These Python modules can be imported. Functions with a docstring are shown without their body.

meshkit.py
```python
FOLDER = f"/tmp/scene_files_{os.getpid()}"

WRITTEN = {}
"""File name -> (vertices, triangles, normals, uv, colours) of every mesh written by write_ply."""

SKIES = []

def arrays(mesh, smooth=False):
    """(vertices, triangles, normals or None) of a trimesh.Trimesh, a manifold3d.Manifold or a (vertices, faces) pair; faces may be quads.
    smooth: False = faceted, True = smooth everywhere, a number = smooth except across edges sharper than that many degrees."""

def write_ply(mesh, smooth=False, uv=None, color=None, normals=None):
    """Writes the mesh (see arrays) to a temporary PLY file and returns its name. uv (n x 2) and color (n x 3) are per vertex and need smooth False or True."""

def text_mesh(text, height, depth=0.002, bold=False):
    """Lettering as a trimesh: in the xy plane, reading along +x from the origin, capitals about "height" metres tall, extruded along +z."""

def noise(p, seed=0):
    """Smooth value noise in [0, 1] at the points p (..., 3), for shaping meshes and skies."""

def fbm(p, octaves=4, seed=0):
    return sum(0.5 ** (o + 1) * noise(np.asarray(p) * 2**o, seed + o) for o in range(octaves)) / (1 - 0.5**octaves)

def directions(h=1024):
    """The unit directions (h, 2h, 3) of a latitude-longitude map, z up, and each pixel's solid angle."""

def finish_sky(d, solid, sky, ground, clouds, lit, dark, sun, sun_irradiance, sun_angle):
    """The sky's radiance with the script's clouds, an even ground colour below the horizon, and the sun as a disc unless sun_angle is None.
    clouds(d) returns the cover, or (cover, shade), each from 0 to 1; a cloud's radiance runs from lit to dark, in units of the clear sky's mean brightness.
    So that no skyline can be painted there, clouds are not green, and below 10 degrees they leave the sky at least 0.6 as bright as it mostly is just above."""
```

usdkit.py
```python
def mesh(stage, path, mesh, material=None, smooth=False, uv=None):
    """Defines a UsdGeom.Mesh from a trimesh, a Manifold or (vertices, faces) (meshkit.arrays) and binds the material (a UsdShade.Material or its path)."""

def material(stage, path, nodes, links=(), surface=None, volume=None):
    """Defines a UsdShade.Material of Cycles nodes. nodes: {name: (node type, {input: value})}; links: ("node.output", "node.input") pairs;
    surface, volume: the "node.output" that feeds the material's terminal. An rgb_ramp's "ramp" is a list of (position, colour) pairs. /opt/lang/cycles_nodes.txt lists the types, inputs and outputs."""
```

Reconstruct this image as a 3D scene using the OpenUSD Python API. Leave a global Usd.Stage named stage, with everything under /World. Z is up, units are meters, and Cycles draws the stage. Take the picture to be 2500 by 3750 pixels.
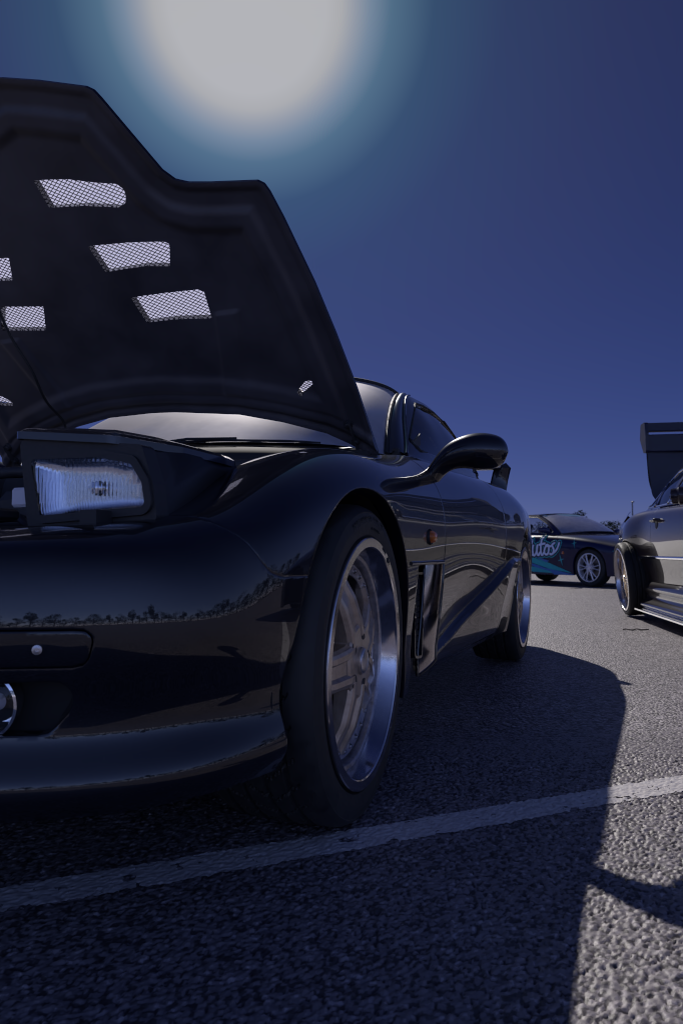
import math, random, os
import numpy as np, trimesh, usdkit, meshkit
import shapely
from shapely.geometry import Polygon, LineString, MultiLineString
from scipy.interpolate import CubicSpline
from scipy.spatial import cKDTree
from pxr import Usd, UsdGeom, UsdLux, UsdShade, Gf, Sdf, Vt

stage = Usd.Stage.CreateInMemory()
UsdGeom.SetStageUpAxis(stage, UsdGeom.Tokens.z)
UsdGeom.SetStageMetersPerUnit(stage, 1.0)
UsdGeom.Xform.Define(stage, '/World')
UsdGeom.Scope.Define(stage, '/World/Looks')

# ------------------------------------------------------------------ camera, sky, sun, exposure
CAM_H, FOCAL, PITCH = 0.534, 26.29, 3.24
EXPOSURE = 0.22
cam = UsdGeom.Camera.Define(stage, '/World/camera')
cam.AddTranslateOp().Set(Gf.Vec3d(0, 0, CAM_H))
cam.AddRotateXOp().Set(90 + PITCH)
cam.CreateHorizontalApertureAttr(24.0)
cam.CreateVerticalApertureAttr(36.0)
cam.CreateFocalLengthAttr(FOCAL)
cam.CreateClippingRangeAttr(Gf.Vec2f(0.05, 3000))
cam.CreateFStopAttr(9.0)
cam.CreateFocusDistanceAttr(1.75)
cam.CreateExposureAttr(EXPOSURE)

SUN_EL, SUN_AZ = math.radians(37.2), math.radians(-7.4)       # azimuth from +y towards +x
sun_dir = np.array([math.cos(SUN_EL) * math.sin(SUN_AZ), math.cos(SUN_EL) * math.cos(SUN_AZ), math.sin(SUN_EL)])

def material(name, nodes, links=(), surface='p.BSDF', volume=None):
    return usdkit.material(stage, '/World/Looks/' + name, nodes, links, surface=surface, volume=volume)

sky_mat = material('sky_look', {
    'tc': ('texture_coordinate', {}),
    'sky': ('sky_texture', {'sky_type': 'single_scattering', 'sun_disc': False, 'sun_elevation': SUN_EL, 'sun_rotation': SUN_AZ,
                            'altitude': 300.0, 'air_density': 0.65, 'aerosol_density': 0.0, 'ozone_density': 8.0}),
    'grade': ('mix_color', {'blend_type': 'multiply', 'fac': 1.0, 'b': (0.1, 0.1, 0.1), 'use_clamp': False}),
    'gam': ('gamma', {'gamma': 1.0}),
    'gain': ('mix_color', {'blend_type': 'multiply', 'fac': 1.0, 'b': (6.4, 4.7, 7.3), 'use_clamp': False}),
    # the glow of the sun through haze: a function of the angle to the sun
    'nrm': ('normal', {'direction': tuple(float(x) for x in sun_dir)}),
    'sx': ('separate_xyz', {}),
    'mx': ('math', {'math_type': 'multiply', 'value2': float(sun_dir[0])}),
    'my': ('math', {'math_type': 'multiply_add', 'value2': float(sun_dir[1])}),
    'mz': ('math', {'math_type': 'multiply_add', 'value2': float(sun_dir[2])}),
    'ang': ('math', {'math_type': 'arccosine'}),
    'rng': ('map_range', {'range_type': 'linear', 'from_min': 0.0, 'from_max': 0.66, 'to_min': 0.0, 'to_max': 1.0, 'clamp': True}),
    # added out-of-view sky gain, away from the sun, lifts shade and paint reflections
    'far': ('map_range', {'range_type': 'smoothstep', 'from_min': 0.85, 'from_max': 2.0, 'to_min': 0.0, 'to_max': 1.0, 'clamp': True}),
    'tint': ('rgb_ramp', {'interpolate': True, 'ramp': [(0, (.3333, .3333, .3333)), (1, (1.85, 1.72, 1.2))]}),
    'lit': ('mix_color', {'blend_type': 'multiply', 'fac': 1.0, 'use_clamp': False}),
    'ramp': ('rgb_ramp', {'interpolate': True, 'ramp': [
        (0.0, (3.75, 3.70, 3.25)), (0.13, (3.70, 3.65, 3.2)), (0.155, (3.35, 3.30, 2.8)), (0.18, (2.3, 2.5, 2.4)), (0.205, (1.35, 1.85, 2.0)), (0.24, (0.55, 1.10, 1.2)),
        (0.31, (0.18, 0.44, 0.48)), (0.43, (0.12, 0.20, 0.25)), (0.60, (0.09, 0.10, 0.13)), (0.8, (.04, .04, .05)), (1.0, (0, 0, 0))]}),
    'add': ('mix_color', {'blend_type': 'add', 'fac': 1.0, 'use_clamp': False}),
    'bg': ('background_shader', {'strength': 0.1})},
    [('tc.generated', 'sx.vector'), ('sx.x', 'mx.value1'), ('sx.y', 'my.value1'), ('mx.value', 'my.value3'), ('sx.z', 'mz.value1'), ('my.value', 'mz.value3'),
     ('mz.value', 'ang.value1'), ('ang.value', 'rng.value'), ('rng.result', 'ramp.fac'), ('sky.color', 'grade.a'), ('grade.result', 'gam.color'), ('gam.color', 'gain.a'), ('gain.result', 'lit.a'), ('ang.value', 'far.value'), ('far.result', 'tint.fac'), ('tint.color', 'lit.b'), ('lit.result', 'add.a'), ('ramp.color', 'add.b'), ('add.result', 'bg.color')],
    surface='bg.background')
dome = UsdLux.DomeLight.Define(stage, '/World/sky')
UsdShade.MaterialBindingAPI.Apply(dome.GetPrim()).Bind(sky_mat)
dome.GetPrim().SetCustomDataByKey('kind', 'structure')
dome.GetPrim().SetCustomDataByKey('label', 'deep blue clear sky with the sun glaring at its top')
dome.GetPrim().SetCustomDataByKey('category', 'sky')

sun = UsdLux.DistantLight.Define(stage, '/World/sun')
sun.CreateIntensityAttr(0.60)
sun.CreateAngleAttr(0.53)
sun.CreateColorAttr(Gf.Vec3f(1.0, 0.94, 0.90))
sun.GetPrim().GetAttribute('inputs:normalize').Set(True) if sun.GetPrim().GetAttribute('inputs:normalize') else sun.CreateNormalizeAttr(True)
zx = sun_dir
ax = np.cross([0, 0, 1.0], zx); ax /= np.linalg.norm(ax)
ay = np.cross(zx, ax)
M = np.eye(4); M[0, :3], M[1, :3], M[2, :3] = ax, ay, zx
sun.AddTransformOp().Set(Gf.Matrix4d(*M.ravel().tolist()))

# ------------------------------------------------------------------ helpers
used = {}
def numbered(parent, name):
    key = parent + '/' + name
    k = used.get(key, 0); used[key] = k + 1
    return key if k == 0 else '%s_%03d' % (key, k)

def path_of(parent):
    return '/World' if parent is None else (parent if isinstance(parent, str) else str(parent.GetPath()))

def tag(prim, label=None, cat=None, group=None, kind=None):
    for k, v in (('label', label), ('category', cat), ('group', group), ('kind', kind)):
        if v: prim.SetCustomDataByKey(k, v)
    return prim

def obj(name, mesh, mat, parent=None, smooth=35, label=None, cat=None, group=None, kind=None, uv=None):
    p = numbered(path_of(parent), name)
    m = usdkit.mesh(stage, p, mesh, mat, smooth=smooth, uv=uv).GetPrim()
    UsdGeom.Mesh(m).CreateDoubleSidedAttr(True)
    return tag(m, label, cat, group, kind)

def thing(name, label, cat, loc=(0, 0, 0), rotz=0.0, group=None):
    x = UsdGeom.Xform.Define(stage, numbered('/World', name))
    x.AddTranslateOp().Set(Gf.Vec3d(*map(float, loc))); x.AddRotateZOp().Set(float(rotz))
    return tag(x.GetPrim(), label, cat, group)

def place(prim, matrix4):
    UsdGeom.Xformable(prim).AddTransformOp().Set(Gf.Matrix4d(*np.asarray(matrix4, float).T.ravel().tolist()))

TM = lambda v, f: trimesh.Trimesh(np.asarray(v, float), np.asarray(f, int), process=False)
cat_ = trimesh.util.concatenate

def grid_mesh(P, closed_v=False):
    """P: (nu, nv, 3) -> (verts, tri faces)"""
    nu, nv = P.shape[:2]
    i, j = np.meshgrid(np.arange(nu - 1), np.arange(nv if closed_v else nv - 1), indexing='ij')
    i, j = i.ravel(), j.ravel(); j1 = (j + 1) % nv
    a, b, c, d = i * nv + j, (i + 1) * nv + j, (i + 1) * nv + j1, i * nv + j1
    return P.reshape(-1, 3), np.vstack([np.stack([a, b, c], 1), np.stack([a, c, d], 1)])

def loft(P, nu, nv, us=None):
    """Smooth surface through a grid of control points P (S, K, 3)."""
    P = np.asarray(P, float)
    def par(A):
        d = np.linalg.norm(np.diff(A, axis=0), axis=-1).mean(1)
        c = np.concatenate([[0], np.cumsum(np.maximum(d, 1e-4))]); return c / c[-1]
    w = par(np.swapaxes(P, 0, 1)); u = par(P)
    Q = CubicSpline(w, P, axis=1, bc_type='natural')(np.linspace(0, 1, nv))
    return CubicSpline(u, Q, axis=0, bc_type='natural')(np.linspace(0, 1, nu))

def clip(v, f, val):
    """Keep val >= 0 of a triangle mesh. Returns v, f, boundary edges (pairs of new vertices)."""
    v, f, val = np.asarray(v, float), np.asarray(f, int), np.asarray(val, float)
    val = np.where(np.abs(val) < 1e-9, 1e-9, val)
    pos = val > 0
    n = pos[f].sum(1)
    keep = [f[n == 3]]
    new, key, E = [], {}, []
    def cut(a, b):
        k = (a, b) if a < b else (b, a)
        if k not in key:
            t = val[k[0]] / (val[k[0]] - val[k[1]])
            key[k] = len(v) + len(new); new.append(v[k[0]] + t * (v[k[1]] - v[k[0]]))
        return key[k]
    extra = []
    for tri in f[n == 1]:
        k = int(np.argmax(pos[tri])); a, b, c = tri[k], tri[(k + 1) % 3], tri[(k + 2) % 3]
        p, q = cut(a, b), cut(a, c)
        extra.append((a, p, q)); E.append((p, q))
    for tri in f[n == 2]:
        k = int(np.argmin(pos[tri])); a, b, c = tri[k], tri[(k + 1) % 3], tri[(k + 2) % 3]
        p, q = cut(a, b), cut(a, c)
        extra.append((p, b, c)); extra.append((p, c, q)); E.append((q, p))
    V = np.vstack([v, np.array(new).reshape(-1, 3)]) if new else v
    Fc = np.vstack(keep + ([np.array(extra, int)] if extra else []))
    return V, Fc, np.array(E, int).reshape(-1, 2)

def vnormals(v, f):
    n = np.zeros_like(v); fn = np.cross(v[f[:, 1]] - v[f[:, 0]], v[f[:, 2]] - v[f[:, 0]])
    for k in range(3): np.add.at(n, f[:, k], fn)
    return n / np.maximum(np.linalg.norm(n, axis=1, keepdims=True), 1e-12)

def compact(v, f):
    u, inv = np.unique(f, return_inverse=True)
    return v[u], inv.reshape(-1, 3)

def panel(v, f, cuts, flange=0.02, sign=1.0, r=0.003):
    """Clip by a list of value functions of the points and turn every cut edge inwards: a rolled edge and a flange."""
    edges = []
    for fn in cuts:
        v0n = len(v)
        v, f, E = clip(v, f, fn(v))
        edges.append(E)
    used_v = np.unique(f)
    alive = np.zeros(len(v), bool); alive[used_v] = True
    N = vnormals(v, f) * sign
    parts = [compact(v, f)]
    # the true open edges made by the cuts
    ed = np.sort(np.vstack([f[:, [0, 1]], f[:, [1, 2]], f[:, [2, 0]]]), 1)
    un, cn = np.unique(ed, axis=0, return_counts=True)
    border = {tuple(e) for e in un[cn == 1]}
    allE = [e for E in edges for e in E if tuple(sorted(e)) in border]
    if flange and len(allE):
        E = np.array(allE); ids, inv = np.unique(E, return_inverse=True); inv = inv.reshape(-1, 2)
        # outward (away from the sheet) in the tangent plane
        out = np.zeros((len(ids), 3))
        for (a, b), (ia, ib) in zip(E, inv):
            t = v[b] - v[a]; nn = N[a] + N[b]; o = np.cross(t, nn); o /= max(np.linalg.norm(o), 1e-12)
            out[ia] += o; out[ib] += o
        # orientation: away from the centroid of the neighbouring face
        cen = {}
        fs = {}
        for tri in f:
            for a, b, c in ((0, 1, 2), (1, 2, 0), (2, 0, 1)):
                k = tuple(sorted((tri[a], tri[b])))
                if k in border: fs[k] = tri[c]
        for (a, b), (ia, ib) in zip(E, inv):
            c = fs[tuple(sorted((a, b)))]; d = (v[a] + v[b]) / 2 - v[c]
            t = v[b] - v[a]; nn = N[a] + N[b]; o = np.cross(t, nn); o /= max(np.linalg.norm(o), 1e-12)
            s = 1.0 if o @ d > 0 else -1.0
            cen.setdefault(ia, []).append(s * o); cen.setdefault(ib, []).append(s * o)
        out = np.array([np.mean(cen[i], 0) for i in range(len(ids))]); out /= np.maximum(np.linalg.norm(out, axis=1, keepdims=True), 1e-9)
        b0, n0 = v[ids], N[ids]
        rows = [b0, b0 + out * r * .7 - n0 * r * .3, b0 + out * r - n0 * r, b0 + out * r - n0 * flange]
        m = len(ids); RV = np.vstack(rows); RF = []
        for k in range(3):
            for ia, ib in inv:
                RF += [(k * m + ia, k * m + ib, (k + 1) * m + ib), (k * m + ia, (k + 1) * m + ib, (k + 1) * m + ia)]
        parts.append((RV, np.array(RF)))
    tm = [TM(*p) for p in parts]
    m = cat_(tm)
    m.merge_vertices(digits_vertex=6)
    trimesh.repair.fix_winding(m)
    return m

def sd_poly(P, poly):
    """Signed distance of 2-D points to a polygon, positive inside."""
    poly = np.asarray(poly, float); A, B = poly, np.roll(poly, -1, 0)
    d = np.full(len(P), 1e9); inside = np.zeros(len(P), bool)
    for a, b in zip(A, B):
        e = b - a; w = P - a
        t = np.clip((w @ e) / max(e @ e, 1e-12), 0, 1)
        d = np.minimum(d, np.linalg.norm(w - t[:, None] * e, axis=1))
        c = (a[1] > P[:, 1]) != (b[1] > P[:, 1])
        x = (b[0] - a[0]) * (P[:, 1] - a[1]) / (b[1] - a[1] + 1e-15) + a[0]
        inside ^= c & (P[:, 0] < x)
    return np.where(inside, d, -d)

def round_poly(pts, r, n=8):
    g = Polygon(pts); g = g.buffer(-r, quad_segs=n).buffer(r, quad_segs=n)
    return np.array(g.exterior.coords)[:-1]

def box(sx, sy, sz, at=(0, 0, 0), bevel=0.0, rot=None):
    if bevel > 0:
        m = trimesh.convex.convex_hull(np.array([[x * (sx / 2 - bx), y * (sy / 2 - by), z * (sz / 2 - bz)] for x in (-1, 1) for y in (-1, 1) for z in (-1, 1)
                                                 for bx, by, bz in ((0, bevel, bevel), (bevel, 0, bevel), (bevel, bevel, 0))]))
    else: m = trimesh.creation.box((sx, sy, sz))
    if rot is not None: m.apply_transform(trimesh.transformations.euler_matrix(*rot))
    m.apply_translation(at); return m

def tube(pts, r, n=10, close=True):
    """A round tube along points; r a number or one per point, or (n, 2) for elliptical (side, up)."""
    P = np.asarray(pts, float); m = len(P)
    R = np.asarray(r, float); R = np.broadcast_to(R, (m,)) if R.ndim < 2 else R
    T = np.gradient(P, axis=0); T /= np.linalg.norm(T, axis=1, keepdims=True)
    up = np.array([0, 0, 1.0]) if abs(T[:, 2]).max() < .95 else np.array([1.0, 0.13, 0])
    rings = []
    for k in range(m):
        s = np.cross(T[k], up); s /= np.linalg.norm(s); u = np.cross(s, T[k])
        th = np.linspace(0, 2 * np.pi, n, endpoint=False)[:, None]
        a, b = (R[k], R[k]) if R.ndim == 1 else R[k]
        rings.append(P[k] + a * np.cos(th) * s + b * np.sin(th) * u)
    v, f = grid_mesh(np.array(rings), closed_v=True)
    if close:
        v = np.vstack([v, P[:1], P[-1:]]); c0, c1 = m * n, m * n + 1
        j = np.arange(n); j1 = (j + 1) % n
        f = np.vstack([f, np.stack([np.full(n, c0), j, j1], 1)[:, [0, 2, 1]], np.stack([np.full(n, c1), (m - 1) * n + j, (m - 1) * n + j1], 1)])
    return TM(v, f)

def spline(pts, n):
    P = np.asarray(pts, float); d = np.concatenate([[0], np.cumsum(np.linalg.norm(np.diff(P, axis=0), axis=1))])
    return CubicSpline(d / d[-1], P, axis=0)(np.linspace(0, 1, n))

def lathe(profile, n=72, a0=0, a1=2 * math.pi):
    """profile [(r, x)] turned about the x axis (the wheel's axle)."""
    pr = np.asarray(profile, float); th = np.linspace(a0, a1, n + 1)
    P = np.stack([np.stack([np.full(n + 1, x), r * np.cos(th), r * np.sin(th)], 1) for r, x in pr], 1)
    v, f = grid_mesh(P); m = TM(v, f); m.merge_vertices(digits_vertex=6); return m

def extrude(poly, h, z=0.0):
    g = poly if hasattr(poly, 'geom_type') else Polygon(poly)
    gs = getattr(g, 'geoms', [g]); m = cat_([trimesh.creation.extrude_polygon(q, h, engine='earcut') for q in gs if q.area > 1e-9])
    m.apply_translation((0, 0, z)); return m

def onto(m, origin, ex, ey, ez=None):
    ex, ey = np.asarray(ex, float), np.asarray(ey, float); ez = np.cross(ex, ey) if ez is None else np.asarray(ez, float)
    m = m.copy(); m.vertices = np.asarray(origin) + m.vertices @ np.stack([ex, ey, ez]); return m

def blob(spheres, length=0.01, smooth=6):
    import manifold3d as mf
    hulls = []
    for a, b in spheres:
        pts = np.vstack([trimesh.creation.icosphere(2, r).vertices + c for c, r in (a, b)])
        hulls.append(mf.Manifold.hull_points(pts))
    M_ = hulls[0]
    for h in hulls[1:]: M_ = M_ + h
    M_ = M_.refine_to_length(length); q = M_.to_mesh()
    m = TM(q.vert_properties[:, :3], q.tri_verts)
    m.merge_vertices(); trimesh.smoothing.filter_taubin(m, iterations=smooth * 3); return m

def mirror(m):
    m = m.copy(); m.vertices[:, 0] *= -1; m.faces = m.faces[:, ::-1]; return m

# ------------------------------------------------------------------ materials
def simple(name, color, rough=0.5, **kw):
    return material(name, {'p': ('principled_bsdf', dict(base_color=color, roughness=rough, **kw))})

def noisy(name, c1, c2, scale, rough=0.5, bump=0.0, rough2=None, detail=4, **kw):
    """Two tones by noise in object space, with a little relief."""
    nodes = {'tc': ('texture_coordinate', {}), 'n': ('noise_texture', {'scale': scale, 'detail': detail, 'roughness': .6}),
             'r': ('rgb_ramp', {'ramp': [(.3, c1), (.7, c2)]}), 'p': ('principled_bsdf', dict(roughness=rough, **kw))}
    links = [('tc.object', 'n.vector'), ('n.fac', 'r.fac'), ('r.color', 'p.base_color')]
    if rough2 is not None:
        nodes['m'] = ('map_range', {'from_min': .3, 'from_max': .7, 'to_min': rough, 'to_max': rough2}); links += [('n.fac', 'm.value'), ('m.result', 'p.roughness')]
    if bump:
        nodes['b'] = ('bump', {'strength': 1.0, 'distance': bump}); links += [('n.fac', 'b.height'), ('b.normal', 'p.normal')]
    return material(name, nodes, links)

def paint(name, color, flake=0.0, dust=0.012, metallic=0.0, coat=1.0, rough=0.35, coat_ior=1.62):
    """Car paint: a base, clear coat, and a thin uneven film of dust that only shows on up-facing panels."""
    return material(name, {
        'tc': ('texture_coordinate', {}), 'n': ('noise_texture', {'scale': 9.0, 'detail': 6.0, 'roughness': .65}), 'n2': ('noise_texture', {'scale': 380.0, 'detail': 2.0}),
        'r': ('map_range', {'from_min': .35, 'from_max': .75, 'to_min': dust * .3, 'to_max': dust * 1.7, 'clamp': True}),
        'pk': ('map_range', {'from_min': .66, 'from_max': .74, 'to_min': 0.0, 'to_max': dust * 3, 'clamp': True}),
        'ad': ('math', {'math_type': 'add'}), 'cm': ('mix_color', {'blend_type': 'mix', 'a': color, 'b': (.35, .32, .30)}),
        'wn': ('noise_texture', {'scale': 2.2, 'detail': 1.0}), 'b': ('bump', {'strength': 1.0, 'distance': 0.0016}),
        'p': ('principled_bsdf', {'roughness': rough, 'metallic': metallic, 'specular_ior_level': .07, 'coat_weight': coat, 'coat_roughness': .018, 'coat_ior': coat_ior})},
        [('tc.object', 'n.vector'), ('tc.object', 'n2.vector'), ('tc.object', 'wn.vector'), ('n.fac', 'r.value'), ('n2.fac', 'pk.value'), ('r.result', 'ad.value1'), ('pk.result', 'ad.value2'),
         ('ad.value', 'cm.fac'), ('cm.result', 'p.base_color'), ('wn.fac', 'b.height'), ('b.normal', 'p.coat_normal')])

black_paint = paint('black_paint', (.003, .003, .005), dust=.007)
navy_paint = paint('navy_paint', (.004, .0055, .032), dust=.010, coat_ior=1.5)
lid_paint = noisy('satin_navy', (.005, .005, .016), (.009, .009, .026), 12, rough=.38, rough2=.5)
grey_paint = paint('bronze_grey_paint', (.16, .125, .125), dust=.02, metallic=.75, rough=.32)
satin_black = noisy('satin_black', (.010, .010, .011), (.020, .019, .021), 14, rough=.42, rough2=.58, bump=.0004)
under_skin = noisy('bonnet_underside', (.030, .028, .033), (.058, .054, .063), 5, rough=.38, rough2=.55, bump=.0012)
matt_black = simple('matt_black', (.006, .006, .007), .8)
plastic = noisy('black_plastic', (.010, .010, .011), (.018, .017, .018), 220, rough=.5, bump=.0003)
rubber = noisy('tyre_rubber', (.004, .004, .0045), (.010, .0095, .0095), 35, rough=.55, rough2=.72, specular_ior_level=.5, bump=.0006)
alu = noisy('polished_rim', (.66, .64, .66), (.74, .72, .73), 25, rough=.10, rough2=.18, metallic=1.0)
polished = noisy('polished_panel', (.60, .58, .60), (.70, .68, .69), 18, rough=.07, rough2=.12, metallic=1.0)
alu_brushed = noisy('brushed_lip', (.54, .52, .54), (.64, .62, .63), 30, rough=.26, rough2=.40, metallic=1.0)
spoke_paint = noisy('bronze_silver_spokes', (.36, .275, .20), (.47, .37, .28), 40, rough=.32, rough2=.42, metallic=.7, coat_weight=.6)
spoke_dark = noisy('dark_barrel', (.05, .046, .046), (.10, .09, .09), 30, rough=.4, metallic=.7)
steel = noisy('bolt_steel', (.4, .39, .4), (.6, .58, .58), 200, rough=.25, metallic=1.0)
disc_iron = noisy('brake_iron', (.16, .14, .13), (.26, .24, .22), 60, rough=.38, metallic=.9)
amber = material('amber_lens', {'p': ('principled_bsdf', {'base_color': (.75, .20, .03), 'roughness': .08, 'transmission_weight': .35, 'ior': 1.5})})
maroon = noisy('maroon_seat', (.16, .010, .022), (.24, .018, .035), 60, rough=.85, bump=.001)
red_plastic = simple('red_plastic', (.35, .015, .03), .4)
chrome = simple('chrome', (.85, .85, .87), .06, metallic=1.0)
white_plastic = simple('white_plastic', (.6, .58, .62), .5)
teal = simple('teal_vinyl', (.03, .38, .40), .35)
light_vinyl = simple('pale_vinyl', (.62, .68, .85), .35)
blue_vinyl = simple('blue_vinyl', (.05, .16, .42), .35)

def glass(name, tint=(.75, .8, .85), dust=0.0, dust_rough=.5, transl=0.0, ior=1.5):
    """A thin pane: see-through, with a mirror reflection by Fresnel and, if asked, a film of dust that scatters the light and brightens the pane."""
    nodes = {'t': ('transparent_bsdf', {'color': tint}), 'g': ('glossy_bsdf', {'color': (1, 1, 1), 'roughness': .01, 'distribution': 'ggx'}), 'f': ('fresnel', {'IOR': ior}),
             'm': ('mix_closure', {})}
    links = [('f.fac', 'm.fac'), ('t.BSDF', 'm.closure1'), ('g.BSDF', 'm.closure2')]
    out = 'm.closure'
    if dust:
        nodes.update({'tc': ('texture_coordinate', {}), 'n': ('noise_texture', {'scale': 2.6, 'detail': 5.0, 'roughness': .55}), 'r': ('map_range', {'from_min': .3, 'from_max': .7, 'to_min': dust * .6, 'to_max': dust * 1.3, 'clamp': True}),
                      'd': ('diffuse_bsdf', {'color': (.8, .78, .8)}), 'dg': ('glossy_bsdf', {'color': (.9, .88, .92), 'roughness': dust_rough}), 'tr': ('translucent_bsdf', {'color': (.85, .83, .86)}),
                      'dm': ('mix_closure', {'fac': .85}), 'dm2': ('mix_closure', {'fac': transl}), 'm2': ('mix_closure', {})})
        links += [('tc.object', 'n.vector'), ('n.fac', 'r.value'), ('d.BSDF', 'dm.closure1'), ('dg.BSDF', 'dm.closure2'), ('dm.closure', 'dm2.closure1'), ('tr.BSDF', 'dm2.closure2'), ('r.result', 'm2.fac'), ('m.closure', 'm2.closure1'), ('dm2.closure', 'm2.closure2')]
        out = 'm2.closure'
    return material(name, nodes, links, surface=out)
window_glass = glass('window_glass', (.84, .86, .90))
clear_glass = glass('clear_glass', (.9, .92, .95))
screen_glass = glass('dusty_glow_windscreen', (.7, .73, .78), dust=1.0, dust_rough=.58, transl=.2)  # dust film made heavy to stand in for bright sky seen through
far_screen = glass('far_windscreen', (.6, .65, .7), dust=.32, dust_rough=.5, transl=.3)  # dust film added to brighten the far screen

# ------------------------------------------------------------------ the black sports car (local axes: x to its left, y rearwards, z up; origin under the front axle)
CAR_YAW, CAR_AT = -21.0, (-0.7572, 1.8418, 0.0)
car = thing('black_sports_car', 'glossy black sports coupe with its bonnet propped open and pop-up headlamps raised', 'car', CAR_AT, CAR_YAW)

def nose(t, s, nt, ns, off, z):
    l = math.hypot(nt, ns); return [(t + o * nt / l, s + o * ns / l, q) for o, q in zip(off, z)]
Z0 = [.19, .23, .29, .345, .40, .465, .53]
OB = [-.030, -.010, -.030, -.022, .0, .002, -.014]
ST = [
    nose(.00, -.862, 0, -1, OB + [-.06, -.13, -.22, -.32], Z0 + [.567, .592, .610, .625]),
    nose(.20, -.848, .12, -1, OB + [-.06, -.13, -.21, -.30], Z0 + [.567, .592, .608, .622]),
    nose(.40, -.805, .30, -1, OB + [-.055, -.11, -.18, -.26], Z0 + [.562, .582, .592, .598]),
    nose(.55, -.752, .48, -1, OB + [-.055, -.105, -.15, -.20], Z0 + [.555, .567, .572, .572]),
    nose(.66, -.695, .75, -1, OB + [-.05, -.09, -.13, -.17], Z0 + [.558, .570, .575, .575]),
    nose(.755, -.617, 1, -.85, OB + [-.05, -.085, -.125, -.165], Z0 + [.562, .576, .582, .583]),
    nose(.815, -.525, 1, -.45, OB + [-.045, -.080, -.12, -.158], Z0 + [.570, .588, .594, .596]),
    nose(.848, -.420, 1, -.20, [-.028, -.008, -.024, -.016, .0, .004, -.004, -.028, -.070, -.12, -.176], Z0[:6] + [.54, .585, .612, .622, .622]),
    nose(.864, -.300, 1, -.05, [-.024, -.006, -.018, -.012, .0, .004, .0, -.018, -.060, -.12, -.194], [.19, .23, .29, .345, .40, .475, .56, .620, .655, .668, .663]),
]
def side(s, T, Zs): ST.append([(t, s, z) for t, z in zip(T, Zs)])
side(-.10, [.850, .860, .858, .862, .868, .873, .874, .860, .815, .750, .670], [.19, .23, .29, .345, .41, .50, .600, .672, .718, .737, .730])
side(.10, [.850, .858, .856, .862, .868, .873, .875, .860, .815, .750, .666], [.19, .23, .29, .345, .41, .51, .620, .700, .748, .770, .766])
side(.35, [.840, .846, .846, .850, .858, .866, .868, .856, .820, .760, .675], [.18, .23, .29, .345, .42, .51, .610, .698, .752, .783, .790])
side(.70, [.800, .806, .812, .822, .842, .858, .864, .852, .822, .780, .728], [.18, .23, .29, .345, .42, .51, .600, .695, .758, .803, .832])
side(1.2, [.782, .788, .794, .804, .828, .856, .868, .858, .828, .788, .742], [.18, .23, .29, .345, .42, .51, .605, .705, .775, .822, .852])
side(1.75, [.800, .810, .820, .834, .853, .873, .880, .866, .834, .788, .722], [.18, .23, .29, .345, .42, .51, .615, .725, .795, .845, .874])
side(2.1, [.830, .838, .848, .858, .872, .886, .888, .872, .836, .785, .702], [.18, .23, .29, .345, .42, .51, .625, .738, .808, .858, .887])
side(2.425, [.870, .874, .876, .880, .884, .889, .890, .874, .832, .770, .662], [.18, .23, .29, .345, .42, .52, .640, .748, .816, .868, .901])
side(2.8, [.780, .785, .790, .798, .810, .830, .846, .840, .802, .732, .612], [.19, .24, .30, .36, .43, .53, .650, .755, .820, .870, .903])
side(3.1, [.815, .82, .82, .822, .824, .828, .822, .804, .760, .685, .560], [.21, .26, .31, .37, .44, .54, .660, .760, .822, .870, .895])
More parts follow.
